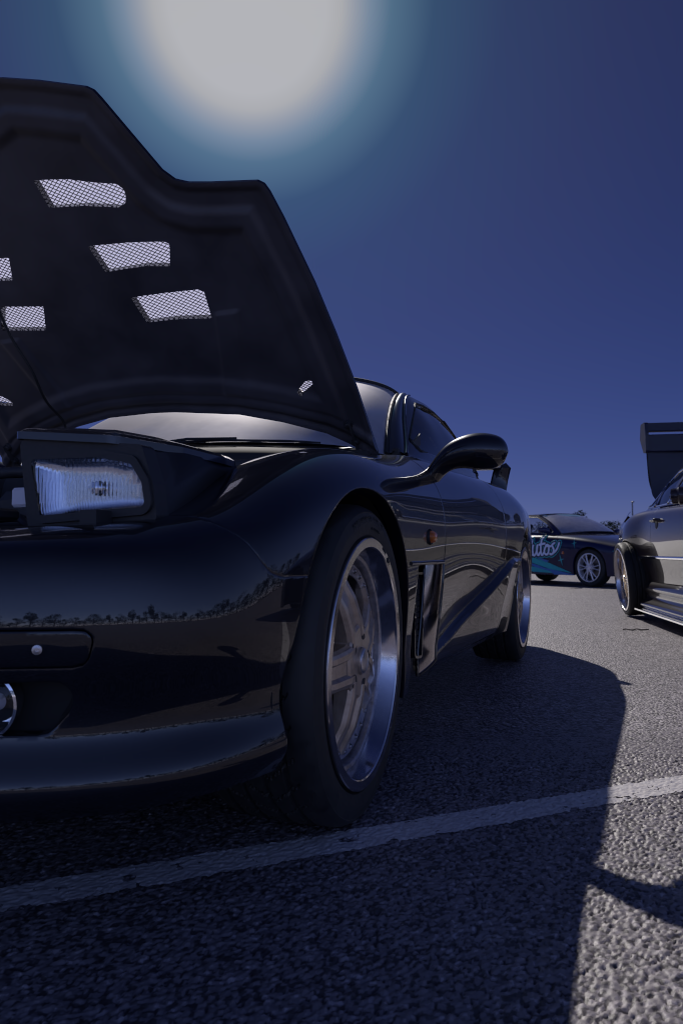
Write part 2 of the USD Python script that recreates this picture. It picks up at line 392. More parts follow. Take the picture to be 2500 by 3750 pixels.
ST += [[(t * .86, 3.28 + .02 * k / 10, z) for k, (t, _, z) in enumerate(ST[-1])], [(t * .55, 3.345, z) for (t, _, z) in ST[-1]], [(0.0, 3.37, z) for (t, _, z) in ST[-1]]]
BODY = loft(ST, 420, 130)
# bulge of the wide rear wing over the sill: it grows out of the door along a rising line
def skirt_bulge(P):
    s, z = P[..., 1], P[..., 2]
    top = np.interp(s, [.55, .70, .95, 1.25, 1.5, 1.72, 1.86, 1.95], [.22, .235, .275, .335, .40, .465, .505, .52])
    g = np.clip((top - z) / .020, 0, 1); g = g * g * (3 - 2 * g)
    a = np.interp(s, [.55, .72, 1.0, 1.4, 1.8, 2.05], [0, .018, .029, .035, .030, .010]) * np.clip((3.1 - s) / .4, 0, 1)
    lower = 1 - .55 * np.clip((.26 - z) / .08, 0, 1) ** 2
    return g * a * lower
BODY[..., 0] += skirt_bulge(BODY) * np.clip(np.abs(BODY[..., 0]) / .3, 0, 1)
BV, BF = grid_mesh(BODY)

arch_f = lambda v: np.hypot(v[:, 1], np.maximum(v[:, 2] - .322, 0)) - .349
arch_r = lambda v: np.hypot(v[:, 1] - 2.425, np.maximum(v[:, 2] - .322, 0)) - .350
FENDER = [(-.60, .66), (-.53, .636), (-.508, .616), (-.475, .588), (-.445, .550), (-.425, .520), (-.410, .506), (-.385, .499), (-.2, .497), (-.1, .497), (.2, .08), (.716, .08), (.716, 1.0), (-.60, 1.0)]
fender_sd = lambda v: sd_poly(v[:, 1:3], FENDER)
DUCT = round_poly([(.415, .508), (.725, .508), (.725, .10), (.415, .10)], .004)
duct_sd = lambda v: sd_poly(v[:, 1:3], DUCT)
front = lambda v: -.15 - v[:, 1]
fender = panel(BV, BF, [lambda v: fender_sd(v) - .0018, lambda v: arch_f(v), lambda v: -duct_sd(v)], .03)
bumper = panel(BV, BF, [lambda v: -fender_sd(v) - .0018, front, lambda v: arch_f(v)], .03)
door = panel(BV, BF, [lambda v: v[:, 1] - .7215, lambda v: 1.778 - v[:, 1], lambda v: sd_poly(v[:, 1:3], [(.70, .2), (1.2, .2), (1.8, .2), (1.8, 1.2), (.70, 1.2)])], .02)
sill = panel(BV, BF, [lambda v: v[:, 1] - .7215, lambda v: 1.778 - v[:, 1], lambda v: .1965 - v[:, 2]], .0)
quarter = panel(BV, BF, [lambda v: v[:, 1] - 1.7835, lambda v: arch_r(v)], .03)
def both(name, m, mat, **k):
    obj(name, m, mat, car, **k); return obj(name, mirror(m), mat, car, **k)
# number plate recess and indicator blank on the bumper corner: a groove cut as its own panel
def body_at(t0, s0, z, rowmap={}):
    i = np.argmin(((BODY[..., 0] - t0) ** 2 + (BODY[..., 1] - s0) ** 2 + (BODY[..., 2] - z) ** 2).ravel())
    return BODY.reshape(-1, 3)[i]
# height-and-perimeter coordinates for cutting shapes into the bumper
mid = BODY[:, np.argmin(abs(BODY[0, :, 2] - .42)), :2]
per = np.concatenate([[0], np.cumsum(np.linalg.norm(np.diff(mid, axis=0), axis=1))])
UB = np.repeat(per[:, None], BODY.shape[1], 1)
tree_b = cKDTree(BODY.reshape(-1, 3)); ub_flat = UB.ravel()
def uz(v):
    d, i = tree_b.query(v, k=4); w = 1 / (d + 1e-6)
    return np.stack([(ub_flat[i] * w).sum(1) / w.sum(1), v[:, 2]], 1)
def per_at(t, s): return per[np.argmin((mid[:, 0] - t) ** 2 + (mid[:, 1] - s) ** 2)]
U_blank = per_at(.715, -.648)
BLANK = round_poly([(U_blank - .40, .392), (U_blank - .01, .388), (U_blank, .437), (U_blank - .40, .440)], .016)
U_fog = per_at(.655, -.70)
INTAKE = round_poly([(U_fog - .36, .30), (U_fog + .03, .296), (U_fog + .075, .345), (U_fog + .05, .372), (U_fog - .36, .372)], .03)
bumper_shell = panel(BV, BF, [lambda v: -fender_sd(v) - .0018, front, lambda v: arch_f(v), lambda v: -sd_poly(uz(v), BLANK) - .003, lambda v: -sd_poly(uz(v), INTAKE)], .035)
blank = panel(BV, BF, [front, lambda v: sd_poly(uz(v), BLANK) - .0035], .02)
blank.vertices -= np.array([0, -1, 0]) * 0.0
fb = both('front_bumper', bumper_shell, black_paint)
both('indicator_blank', blank, black_paint)
both('front_wing', fender, black_paint)
both('door', door, black_paint)
both('side_sill', sill, black_paint)
both('rear_wing_panel', quarter, black_paint)

# lamp in the bumper intake, with the dark box behind it
pc = body_at(.60, -.73, .335)
ibox = box(.50, .16, .10, (.46, -.60, .334), .01, (0, 0, 0.35))
both('intake_box', ibox, matt_black)
fog_dir = np.array([.30, -.95, 0.0]); fog_dir /= np.linalg.norm(fog_dir)
FOG_C = np.array([.578, -.690, .336])
def face_to(m, c, d):
    """local x -> d"""
    d = np.asarray(d, float) / np.linalg.norm(d); y = np.cross([0, 0, 1.0], d); y /= np.linalg.norm(y); z = np.cross(d, y)
    m = m.copy(); m.vertices = np.asarray(c) + m.vertices @ np.stack([d, y, z]); return m
for mir in (False, True):
    g = (lambda m: mirror(m)) if mir else (lambda m: m)
    fl = obj('fog_lamp', g(face_to(lathe([(.0, -.05), (.030, -.045), (.039, -.02), (.043, .0), (.0435, .004), (.040, .005), (.038, .0), (.036, -.006)], 40), FOG_C, fog_dir)), chrome, car)
    obj('lens', g(face_to(lathe([(.0, .004), (.02, .003), (.036, -.003)], 36), FOG_C, fog_dir)), clear_glass, fl)
    obj('bulb', g(face_to(lathe([(.0, -.012), (.010, -.014), (.012, -.03)], 20), FOG_C, fog_dir)), white_plastic, fl)
scr = body_at(.66, -.69, .414)
sn = np.array([.62, -.78, 0.0])
both('screw', face_to(lathe([(.0, .0022), (.0025, .0022), (.0028, .0040), (.0062, .0035), (.0068, -.004)], 20), scr, sn), steel)

# side marker lamp
both('side_marker', face_to(lathe([(0, .016), (.008, .0145), (.0145, .009), (.0175, .0), (.0178, -.006)], 32), (.868, .532, .581), (1, 0, 0.03)), amber)
both('marker_gasket', face_to(lathe([(.0175, .002), (.0205, .003), (.022, -.004)], 32), (.867, .526, .581), (1, 0, 0.03)), rubber)

# the vent behind the front wheel: recessed panel, mesh, frame and blade
def body_t(s, z):
    m = np.abs(BODY[..., 1] - s) < .03
    pts = BODY[m]; i = np.argmin(np.abs(pts[:, 2] - z) + np.abs(pts[:, 1] - s)); return pts[i, 0]
rows = []
for z in np.linspace(.514, .19, 24):
    row = []
    for s in np.linspace(.325, .745, 26):
        t = body_t(.40, min(z, .50)) - .004
        a = np.clip((s - .40) / .05, 0, 1); a = a * a * (3 - 2 * a)
        dep = .048 * a * np.clip((.516 - z) / .014, 0, 1)
        t -= dep
        row.append((t, s, z))
    rows.append(row)
rp_v, rp_f = grid_mesh(np.array(rows))
rp_v, rp_f, _ = clip(rp_v, rp_f, arch_f(rp_v) - .001)
both('vent_panel', TM(*compact(rp_v, rp_f)), black_paint)
VQ = [(.520, .478), (.602, .478), (.575, .255), (.508, .262)]
vq = round_poly(VQ, .012)
both('vent_mesh', onto(extrude(vq, .002), (.812, 0, 0), (0, 1, 0), (0, 0, 1)), matt_black)
vr = Polygon(vq).buffer(.007).difference(Polygon(vq))
both('vent_frame', onto(extrude(vr, .016), (.812, 0, 0), (0, 1, 0), (0, 0, 1)), black_paint)
bars = cat_([box(.006, .0035, .012, (.816, 0, 0)).apply_transform(trimesh.transformations.translation_matrix((0, y, z))) for z in np.arange(.27, .475, .016) for y in np.arange(.522, .585, .012)])
both('vent_grille', bars, plastic)
# blade: a curved panel from the vent's rear edge out to the door skin, ending in a lip at its foot
bl = []
for w in np.linspace(0, 1, 20):
    z = .505 - .275 * w
    s0 = .612 - .050 * w; s1 = .716 - .030 * w
    row = []
    for q in np.linspace(0, 1, 14):
        s = s0 + (s1 - s0) * q
        t = .826 + (.032 - .012 * w) * math.sin(q * math.pi / 2) - .012 * w * w + .03 * np.clip(w - .85, 0, 1)
        row.append((t, s, z + (.0 if w < .9 else -.03 * (w - .9) * 10 * (1 - q))))
    bl.append(row)
blade = panel(*grid_mesh(np.array(bl)), [lambda v: v[:, 2] + 9], 0)
bv, bf_ = grid_mesh(np.array(bl))
inner = TM(bv - np.array([.006, 0, 0]), bf_[:, ::-1])
rim_e = np.concatenate([np.array(bl)[:, 0], np.array(bl)[-1, 1:], np.array(bl)[::-1, -1][1:]])
both('vent_blade', cat_([TM(bv, bf_), inner]), polished)
both('vent_blade_edge', tube(rim_e, .0042, 8), black_paint)
both('vent_shelf', tube([(.866, .33, .5115), (.862, .45, .5115), (.861, .58, .512), (.857, .715, .511)], .0055, 10), black_paint)

# wheel arches, floor, inner bay
for cy in (0.0, 2.425):
    both('arch_liner', onto(cat_([lathe([(.40, -.42), (.40, -.02)], 40, -.15, math.pi + .15), lathe([(.40, -.42), (.05, -.42)], 40, -.15, math.pi + .15)]), (.855, cy, .30), (1, 0, 0), (0, 1, 0), (0, 0, 1)) if False else
         TM(*(lambda m: (m.vertices + np.array([.858, cy, .30]), m.faces))(cat_([lathe([(.385, -.43), (.37, -.022)], 40, -.25, math.pi + .25), lathe([(.385, -.43), (.02, -.43)], 40, -.25, math.pi + .25)]))), matt_black)
obj('floor_pan', box(1.44, 3.3, .03, (0, 1.42, .215), .008), matt_black, car)
obj('front_undertray', extrude([(-.58, -.64), (.58, -.64), (.76, -.50), (.80, -.36), (-.80, -.36), (-.76, -.50)], .012, .195), matt_black, car)
obj('bulkhead', box(1.36, .03, .62, (0, .56, .52)), matt_black, car)
for x in (-.62, .62): obj('inner_wing', box(.03, 1.1, .40, (x, .0, .40)), satin_black, car)
obj('radiator_panel', box(.86, .03, .16, (0, -.46, .47), .005), satin_black, car)

# bonnet: a plane hinged behind, everything on it in (x, length from hinge)
TH = math.radians(46); HB = np.array([0, .62, .82])
e_len = np.array([0, -math.cos(TH), math.sin(TH)]); e_up = np.array([0, math.sin(TH), math.cos(TH)])    # e_up points to the outer skin
R_ = [(.691, .005), (.680, .229), (.664, .40), (.646, .545), (.615, .714), (.600, .778), (.592, .797), (.578, .807), (.457, .824), (.400, .834), (.370, .846), (.346, .872), (.292, .985), (.263, 1.046), (.253, 1.064), (.237, 1.075), (.12, 1.112), (.029, 1.136), (0, 1.141)]
L_ = [(-x, y) for x, y in R_[::-1][1:]]
rear_edge = [(-.66, .012), (-.609, .053), (-.552, .092), (-.427, .140), (-.297, .178), (-.157, .202), (.0, .207), (.081, .204), (.297, .178), (.427, .140), (.552, .092), (.609, .053), (.66, .012)]
OUT = np.array(R_ + L_ + rear_edge)
VENTS = {
    'a': [(-.021, .911), (.077, .897), (.151, .876), (.209, .862), (.221, .850), (.223, .842), (.216, .820), (.207, .813), (.187, .808), (.091, .828), (-.013, .840)],
    'b': [(.046, .729), (.182, .719), (.275, .706), (.287, .698), (.264, .642), (.19, .653), (.064, .654)],
    'c': [(.106, .575), (.221, .574), (.318, .570), (.332, .562), (.325, .485), (.213, .496), (.121, .497)],
    'd': [(-.440, .760), (-.242, .739), (-.217, .736), (-.245, .674), (-.42, .690)],
    'e': [(-.334, .604), (-.19, .586), (-.225, .514), (-.383, .532)],
    'f': [(-.62, .330), (-.531, .312), (-.504, .288), (-.508, .273), (-.555, .279), (-.61, .295)],
    'g': [(.501, .238), (.536, .268), (.557, .267), (.553, .251), (.509, .223)]}
def bon(p, h):                                                             # (x, len) and height above the plane -> car space
    p = np.asarray(p, float); return HB + p[..., :1] * [1, 0, 0] + p[..., 1:2] * e_len + np.asarray(h)[..., None] * e_up
gx, gy = np.meshgrid(np.linspace(-.71, .71, 237), np.linspace(-.01, 1.15, 194), indexing='ij')
g2 = np.stack([gx, gy, np.zeros_like(gx)], -1)
v, f = grid_mesh(g2)
v, f, _ = clip(v, f, sd_poly(v[:, :2], OUT))
for k, q in VENTS.items():
    v, f, _ = clip(v, f, -sd_poly(v[:, :2], q))
v, f = compact(v, f)
sd = sd_poly(v[:, :2], OUT)
def smooth01(x): x = np.clip(x, 0, 1); return x * x * (3 - 2 * x)
rear_sd = np.min([np.linalg.norm(v[:, :2] - np.array(p), axis=1) for p in zip(np.interp(np.linspace(0, 1, 300), np.linspace(0, 1, 13), [q[0] for q in rear_edge]), np.interp(np.linspace(0, 1, 300), np.linspace(0, 1, 13), [q[1] for q in rear_edge]))], axis=0)
low = .006 * smooth01((sd - .012) / .010) - .009 * smooth01((rear_sd - .028) / .010) * (1 - smooth01((rear_sd - .055) / .012)) \
      - .010 * smooth01((sd - .055) / .02) * (1 - smooth01((sd - .10) / .03)) \
      - .006 * smooth01((.045 - np.abs(np.abs(v[:, 0]) - (.40 + .25 * (v[:, 1] - .6)))) / .02) * smooth01((sd - .05) / .03) * (v[:, 1] < .5)
low += .0025 * (meshkit.fbm(v * 7, 3) - .5)
hi = .016 + .012 * smooth01(sd / .25)
edge_r = .006 * (1 - smooth01(sd / .010))
under = bon(v[:, :2], low); outer = bon(v[:, :2], hi - edge_r)
ed = np.sort(np.vstack([f[:, [0, 1]], f[:, [1, 2]], f[:, [2, 0]]]), 1); un, cn = np.unique(ed, axis=0, return_counts=True); be = un[cn == 1]
m_ = len(v)
bon_mesh = TM(np.vstack([under, outer]), np.vstack([f, f[:, ::-1] + m_]))
wall_ = TM(np.vstack([under, outer]), np.vstack([np.stack([be[:, 0], be[:, 1], be[:, 1] + m_], 1), np.stack([be[:, 0], be[:, 1] + m_, be[:, 0] + m_], 1)]))
bonnet = obj('bonnet', TM(under, f), under_skin, car, smooth=40)
obj('outer_skin', TM(outer, f[:, ::-1]), black_paint, bonnet, smooth=40)
obj('edge', TM(*compact(np.vstack([under, outer]), wall_.faces)), black_paint, bonnet, smooth=40)
glow_cover = material('added_glow_cover', {'t': ('translucent_bsdf', {'color': (.84, .85, .98)}), 'd': ('diffuse_bsdf', {'color': (.7, .7, .74)}), 'm': ('mix_closure', {'fac': .10})}, [('t.BSDF', 'm.closure1'), ('d.BSDF', 'm.closure2')], surface='m.closure')  # added sheet the sun shines through, so the vents look bright
for k, q in VENTS.items():
    poly = Polygon(q).buffer(0); x0, y0, x1, y1 = poly.bounds
    wires = []
    sp = .0125 if k != 'g' else .010
    for slope in (.62, -.62):
        L = math.hypot(1, slope)
        for c in np.arange(y0 - (x1 - x0) - .1, y1 + (x1 - x0) + .1, sp * L * .72):
            ln = LineString([(x0 - .05, c + slope * (-.05)), (x1 + .05, c + slope * (x1 - x0 + .05))]).intersection(poly.buffer(.004))
            for seg in getattr(ln, 'geoms', [ln]):
                if seg.is_empty or seg.length < .004: continue
                a, b = [np.array(c_) for c_ in (seg.coords[0], seg.coords[-1])]
                wires.append(tube([bon(a, np.array(.010)), bon((a + b) / 2, np.array(.0105 if slope > 0 else .0095)), bon(b, np.array(.010))], .00105, 4, close=False))
    sc = obj('vent_screen', cat_(wires), satin_black, bonnet, smooth=False)
    # added translucent sheet above the vent, standing in for bright sky behind
    pv = np.array(poly.buffer(.012).simplify(.002).exterior.coords)[:-1]
    cv = extrude(pv, .0015); cv.vertices = bon(cv.vertices[:, :2], cv.vertices[:, 2] + .040)
    obj('vent_cover', cv, glow_cover, bonnet, smooth=False)
for (x, y) in ((.626, .119), (.634, .060)):
    b = face_to(lathe([(0, -.012), (.006, -.012), (.0085, -.010), (.0085, -.004), (.013, -.003), (.013, 0.004)], 12), bon(np.array([x, y]), np.array(-.002)), e_up)
    obj('hinge_bolt', b, satin_black, car); obj('hinge_bolt', mirror(b), satin_black, car)
both('hinge_arm', tube([bon(np.array([.632, .13]), np.array(-.004)), bon(np.array([.634, .03]), np.array(-.006)), (.635, .60, .80)], np.array([[.014, .003]] * 3), 10), satin_black)
# washer hose hanging from the bonnet
pts = [bon(np.array(p), np.array(h)) for p, h in (((-.36, .70), -.004), ((-.33, .625), -.012), ((-.325, .52), -.03), ((-.30, .413), -.05), ((-.31, .297), -.05), ((-.315, .200), -.03))]
obj('washer_hose', tube(spline(pts + [np.array([-.33, .46, .90])], 40), .0042, 10), rubber, car)

# ------------------------------------------------------------------ greenhouse of the black car
belt_i = BODY[:, -1, :]
def belt(s):
    o = belt_i[(belt_i[:, 1] > -.2) & (belt_i[:, 1] < 3.2)]
    return np.stack([np.interp(s, o[:, 1], o[:, 0]), s, np.interp(s, o[:, 1], o[:, 2])], -1)
RAIL = np.array([(.722, .790, .845), (.690, .90, .912), (.650, 1.02, .990), (.613, 1.15, 1.072), (.588, 1.28, 1.135), (.583, 1.42, 1.153), (.586, 1.55, 1.158), (.590, 1.72, 1.150), (.595, 1.90, 1.119), (.598, 2.05, 1.080),
                 (.592, 2.25, 1.018), (.580, 2.45, .963), (.565, 2.70, .925), (.550, 2.95, .906), (.53, 3.2, .898)])
rail_s = np.linspace(.79, 3.2, 160)
rail = CubicSpline(RAIL[:, 1], RAIL, axis=0)(rail_s)
bl_ = belt(rail_s)
w_ = np.linspace(0, 1, 36)[None, :, None]
side_g = bl_[:, None] * (1 - w_) + rail[:, None] * w_
hgt = (rail[:, 2] - bl_[:, 2])[:, None]
side_g[..., 0] += .055 * hgt / .28 * np.sin(np.pi * w_[..., 0]) * .6
GV, GF = grid_mesh(side_g)
WIN = round_poly([(.845, .872), (1.295, 1.110), (1.44, 1.128), (1.60, 1.130), (1.76, 1.118), (1.92, 1.082), (2.07, 1.030), (2.15, .985), (2.17, .925), (2.13, .912)], .022)
frame_side = panel(GV, GF, [lambda v: -sd_poly(v[:, 1:3], WIN)], .014)
wing_glass = panel(GV, GF, [lambda v: sd_poly(v[:, 1:3], WIN) + .004], 0)
wing_glass.vertices -= np.array([.010, 0, 0])
both('window_surround', frame_side, black_paint)
both('door_window', wing_glass, window_glass)
i_ = np.argmax(0 * WIN[:, 0])
ring = np.vstack([WIN, WIN[:1]])
gt = cKDTree(GV[:, 1:3]); rx = GV[gt.query(ring)[1]][:, 0]
both('window_seal', tube(np.column_stack([rx + .001, ring]), .0045, 6, close=False), rubber)
# B pillar line and corner triangle behind the mirror
both('mirror_triangle', extrude([(0, 0), (.16, 0.0), (.16, .078)], .006).apply_transform(np.array([[0, 0, 1, .706], [1, 0, 0, .845], [0, 1, 0, .866], [0, 0, 0, 1.0]])), satin_black)
# roof
zc = np.interp(rail_s, [.79, 1.16, 1.28, 1.6, 1.9, 2.2, 2.5, 2.8, 3.05, 3.2], [1.20, 1.222, 1.229, 1.239, 1.216, 1.152, 1.066, .985, .925, .905])
zc = CubicSpline([.79, 1.16, 1.28, 1.6, 1.9, 2.2, 2.5, 2.8, 3.05, 3.2], [1.20, 1.222, 1.229, 1.239, 1.216, 1.152, 1.066, .985, .925, .905])(rail_s)
roof_rows = []
for q in np.linspace(0, 1, 40):
    x = rail[:, 0] * (1 - q)
    shape = 1 - (1 - q) ** 2.6
    roof_rows.append(np.stack([x, rail_s, rail[:, 2] + (zc - rail[:, 2]) * shape], -1))
RF = np.stack(roof_rows, 1)
RV, RFa = grid_mesh(RF)
top_line = lambda x: 1.16 + .13 * np.clip(np.abs(x) / .58, 0, 1) ** 2.2
ws_top = lambda v: v[:, 1] - top_line(v[:, 0])
RWIN = round_poly([(2.00, .0), (2.0, .40), (2.1, .47), (2.6, .47), (2.86, .40), (2.86, -.40), (2.6, -.47), (2.1, -.47), (2.0, -.40)], .05)
sd_rw = lambda v: sd_poly(np.stack([v[:, 1], v[:, 0]], 1), RWIN)
both('roof', panel(RV, RFa, [ws_top, lambda v: -sd_rw(v)], .012), black_paint)
rg = panel(RV, RFa, [lambda v: sd_rw(v) + .003], 0); rg.vertices -= np.array([0, 0, .006])
both('rear_window', rg, window_glass)
for k, s_ in enumerate(np.linspace(2.12, 2.76, 10)):
    xs = np.linspace(-.40, .40, 17); zz = [RF[np.argmin(abs(rail_s - s_)), np.argmin(abs(RF[np.argmin(abs(rail_s - s_)), :, 0] - abs(x))), 2] - .008 for x in xs]
    obj('heater_line', tube(np.column_stack([xs, np.full(17, s_), zz]), .0012, 4), satin_black, car)
tail_lid = loft([[(x, s, .897 - .03 * (s - 3.2) / .2) for x in np.linspace(-.53, .53, 5) * (1 - (s - 3.2))] for s in (3.18, 3.25, 3.30, 3.345)], 6, 9)
obj('tail_deck', TM(*grid_mesh(tail_lid)), black_paint, car)
# windscreen
base = np.array([(0, .455, .866), (.25, .478, .866), (.45, .545, .862), (.60, .640, .854), (.676, .735, .839)])
top = np.array([(0, 1.16, 1.222), (.25, 1.17, 1.2135), (.42, 1.205, 1.194), (.52, 1.252, 1.165), (.548, 1.285, 1.146)])
def full(c): return np.vstack([c[::-1] * [-1, 1, 1], c[1:]])
B_, T_ = full(base), full(top)
ws = loft([B_, B_ * .67 + T_ * .33 + [0, -.020, .022], B_ * .33 + T_ * .67 + [0, -.018, .024], T_], 40, 60)
obj('windscreen', TM(*grid_mesh(ws)), screen_glass, car)
band = np.concatenate([ws[:, -1], ws[::-1, -1][:0]])
both('screen_trim', tube(ws[:, -1] + [0, -.002, .004], .007, 8), rubber)
obj('header_trim', tube(ws[-1] + [0, -.004, .004], .007, 8), rubber, car)
pil = []
a_line = ws[:, -1]; r_s = np.interp(np.linspace(0, 1, 40), [0, 1], [0, 1])
r_line = CubicSpline(RAIL[:, 1], RAIL, axis=0)(np.linspace(.79, 1.305, 40))
for q in np.linspace(0, 1, 12):
    o = np.array([.45, -.55, .70]); o /= np.linalg.norm(o)
    pil.append(a_line * (1 - q) + r_line * q + o * .014 * math.sin(math.pi * q))
both('pillar', TM(*grid_mesh(np.stack(pil, 1))), black_paint)
both('pillar_trim', tube(r_line + [.003, 0, .002], .006, 8), chrome if False else black_paint)
obj('cowl', TM(*grid_mesh(loft([full(base) + [0, .03, -.004], full(base) + [0, -.05, -.022], full(base) * [1, 1, 1] + [0, -.13, -.055], full(base) + [0, -.16, -.14]], 20, 40))), matt_black, car)
# wipers lying on the cowl
for (x0, x1) in ((-.50, .02), (.02, .52)):
    g = [np.array([x, np.interp(abs(x), base[:, 0], base[:, 1]) + .015 - .02, np.interp(abs(x), base[:, 0], base[:, 2]) + .005]) for x in np.linspace(x0, x1, 12)]
    w = obj('wiper', tube(np.array(g), .0038, 6), satin_black, car)
    obj('wiper_arm', tube(np.array([g[6] + [0, 0, .006], g[3] + [0, -.03, .003], g[1] + [0, -.06, -.012]]), .004, 6), satin_black, w)

# cabin
def seat(x, mat):
    s = obj('seat', blob([(((x - .14, 1.62, .45), .07), ((x + .14, 1.62, .45), .07)), (((x - .16, 1.30, .42), .07), ((x + .16, 1.62, .42), .08)), (((x - .15, 1.70, .50), .065), ((x + .15, 1.86, .80), .055)), (((x + .15, 1.70, .50), .065), ((x - .15, 1.86, .80), .055)),
                          (((x - .08, 1.86, .82), .06), ((x + .08, 1.90, .97), .055)), (((x + .08, 1.86, .82), .06), ((x - .08, 1.90, .97), .055))], .03), mat, car)
seat(.35, maroon); seat(-.35, maroon)
obj('dashboard', TM(*grid_mesh(loft([[(x, .60, .80) for x in np.linspace(-.62, .62, 5)], [(x, .78, .872) for x in np.linspace(-.64, .64, 5)], [(x, 1.0, .868) for x in np.linspace(-.64, .64, 5)], [(x, 1.06, .78) for x in np.linspace(-.64, .64, 5)], [(x, 1.04, .5) for x in np.linspace(-.64, .64, 5)]], 24, 12))), satin_black, car)
sw = trimesh.creation.torus(.175, .014, 40, 10); sw.apply_transform(trimesh.transformations.euler_matrix(math.radians(65), 0, 0)); sw.apply_translation((-.35, 1.17, .83))
obj('steering_wheel', sw, satin_black, car)
obj('cabin_floor', box(1.36, 2.1, .03, (0, 1.75, .24)), matt_black, car)
both('door_card', box(.02, 1.2, .52, (.70, 1.35, .60)), satin_black)
obj('boot_floor', box(1.2, .9, .02, (0, 2.55, .74)), satin_black, car)
obj('parcel_bar', tube([(-.55, 2.2, .84), (-.3, 2.2, .86), (.3, 2.2, .86), (.55, 2.2, .84)], .02, 10), satin_black, car)
obj('rear_wiper', tube([(.05, 2.78, .995), (.15, 2.55, 1.06), (.22, 2.32, 1.13)], np.array([[.012, .007], [.010, .006], [.006, .004]]), 8), satin_black, car)
obj('cage_bar', tube([(.52, 2.05, .5), (.53, 2.05, .9), (.46, 2.02, 1.06), (-.46, 2.02, 1.06), (-.53, 2.05, .9), (-.52, 2.05, .5)], .018, 10), satin_black, car)

# door mirror
mp = [(.803, .795, .772), (.822, .794, .793), (.845, .792, .815), (.872, .790, .832), (.905, .790, .842), (.945, .792, .845), (.985, .796, .842), (1.012, .800, .839), (1.028, .802, .837), (1.034, .803, .836)]
mr = [(.036, .027), (.036, .027), (.040, .032), (.047, .041), (.054, .049), (.060, .055), (.058, .053), (.049, .044), (.031, .027), (.004, .004)]
t_ = np.linspace(0, 1, len(mp)); tt = np.linspace(0, 1, 48)
mpath, mrad = CubicSpline(t_, mp, axis=0)(tt), np.maximum(CubicSpline(t_, mr, axis=0)(tt), .002)
for mir in (False, True):
    g = mirror if mir else (lambda m: m)
    dm = obj('door_mirror', g(tube(mpath, mrad, 36)), black_paint, car)
    obj('mirror_foot', g(blob([(((.792, .768, .766), .022), ((.800, .835, .764), .020)), (((.800, .80, .774), .026), ((.806, .80, .778), .026))], .006, 3)), plastic, dm)
    obj('mirror_collar', g(tube([(.812, .795, .780), (.817, .795, .786), (.822, .794, .792)], np.array([(.0335, .0215)] * 3), 28)), plastic, dm)
    obj('mirror_glass', g(face_to(lathe([(0, 0), (.047, 0)], 36), (.945, .8535, .845), (0, 1, 0))), chrome, dm)

# rear spoiler
sp = []
for x in np.linspace(-.66, .66, 40):
    c = .04 * (1 - (x / .66) ** 2)
    sp.append([(x, 3.02 - c + .16 * (0.5 - .5 * math.cos(a)) , 1.045 + .012 * math.sin(a) + .02 * (.5 - .5 * math.cos(a))) for a in np.linspace(0, 2 * math.pi, 17)[:-1]])
spv, spf = grid_mesh(np.array(sp), closed_v=True)
spo = obj('rear_spoiler', TM(spv, spf), black_paint, car)
for x in (-1, 1):
    obj('spoiler_post', tube([(x * .628, 3.10, .885), (x * .632, 3.11, .93), (x * .645, 3.12, 1.0), (x * .662, 3.11, 1.06), (x * .655, 3.11, 1.075)], np.array([[.020, .06], [.016, .052], [.014, .05], [.013, .05], [.006, .03]]), 16), black_paint, spo)

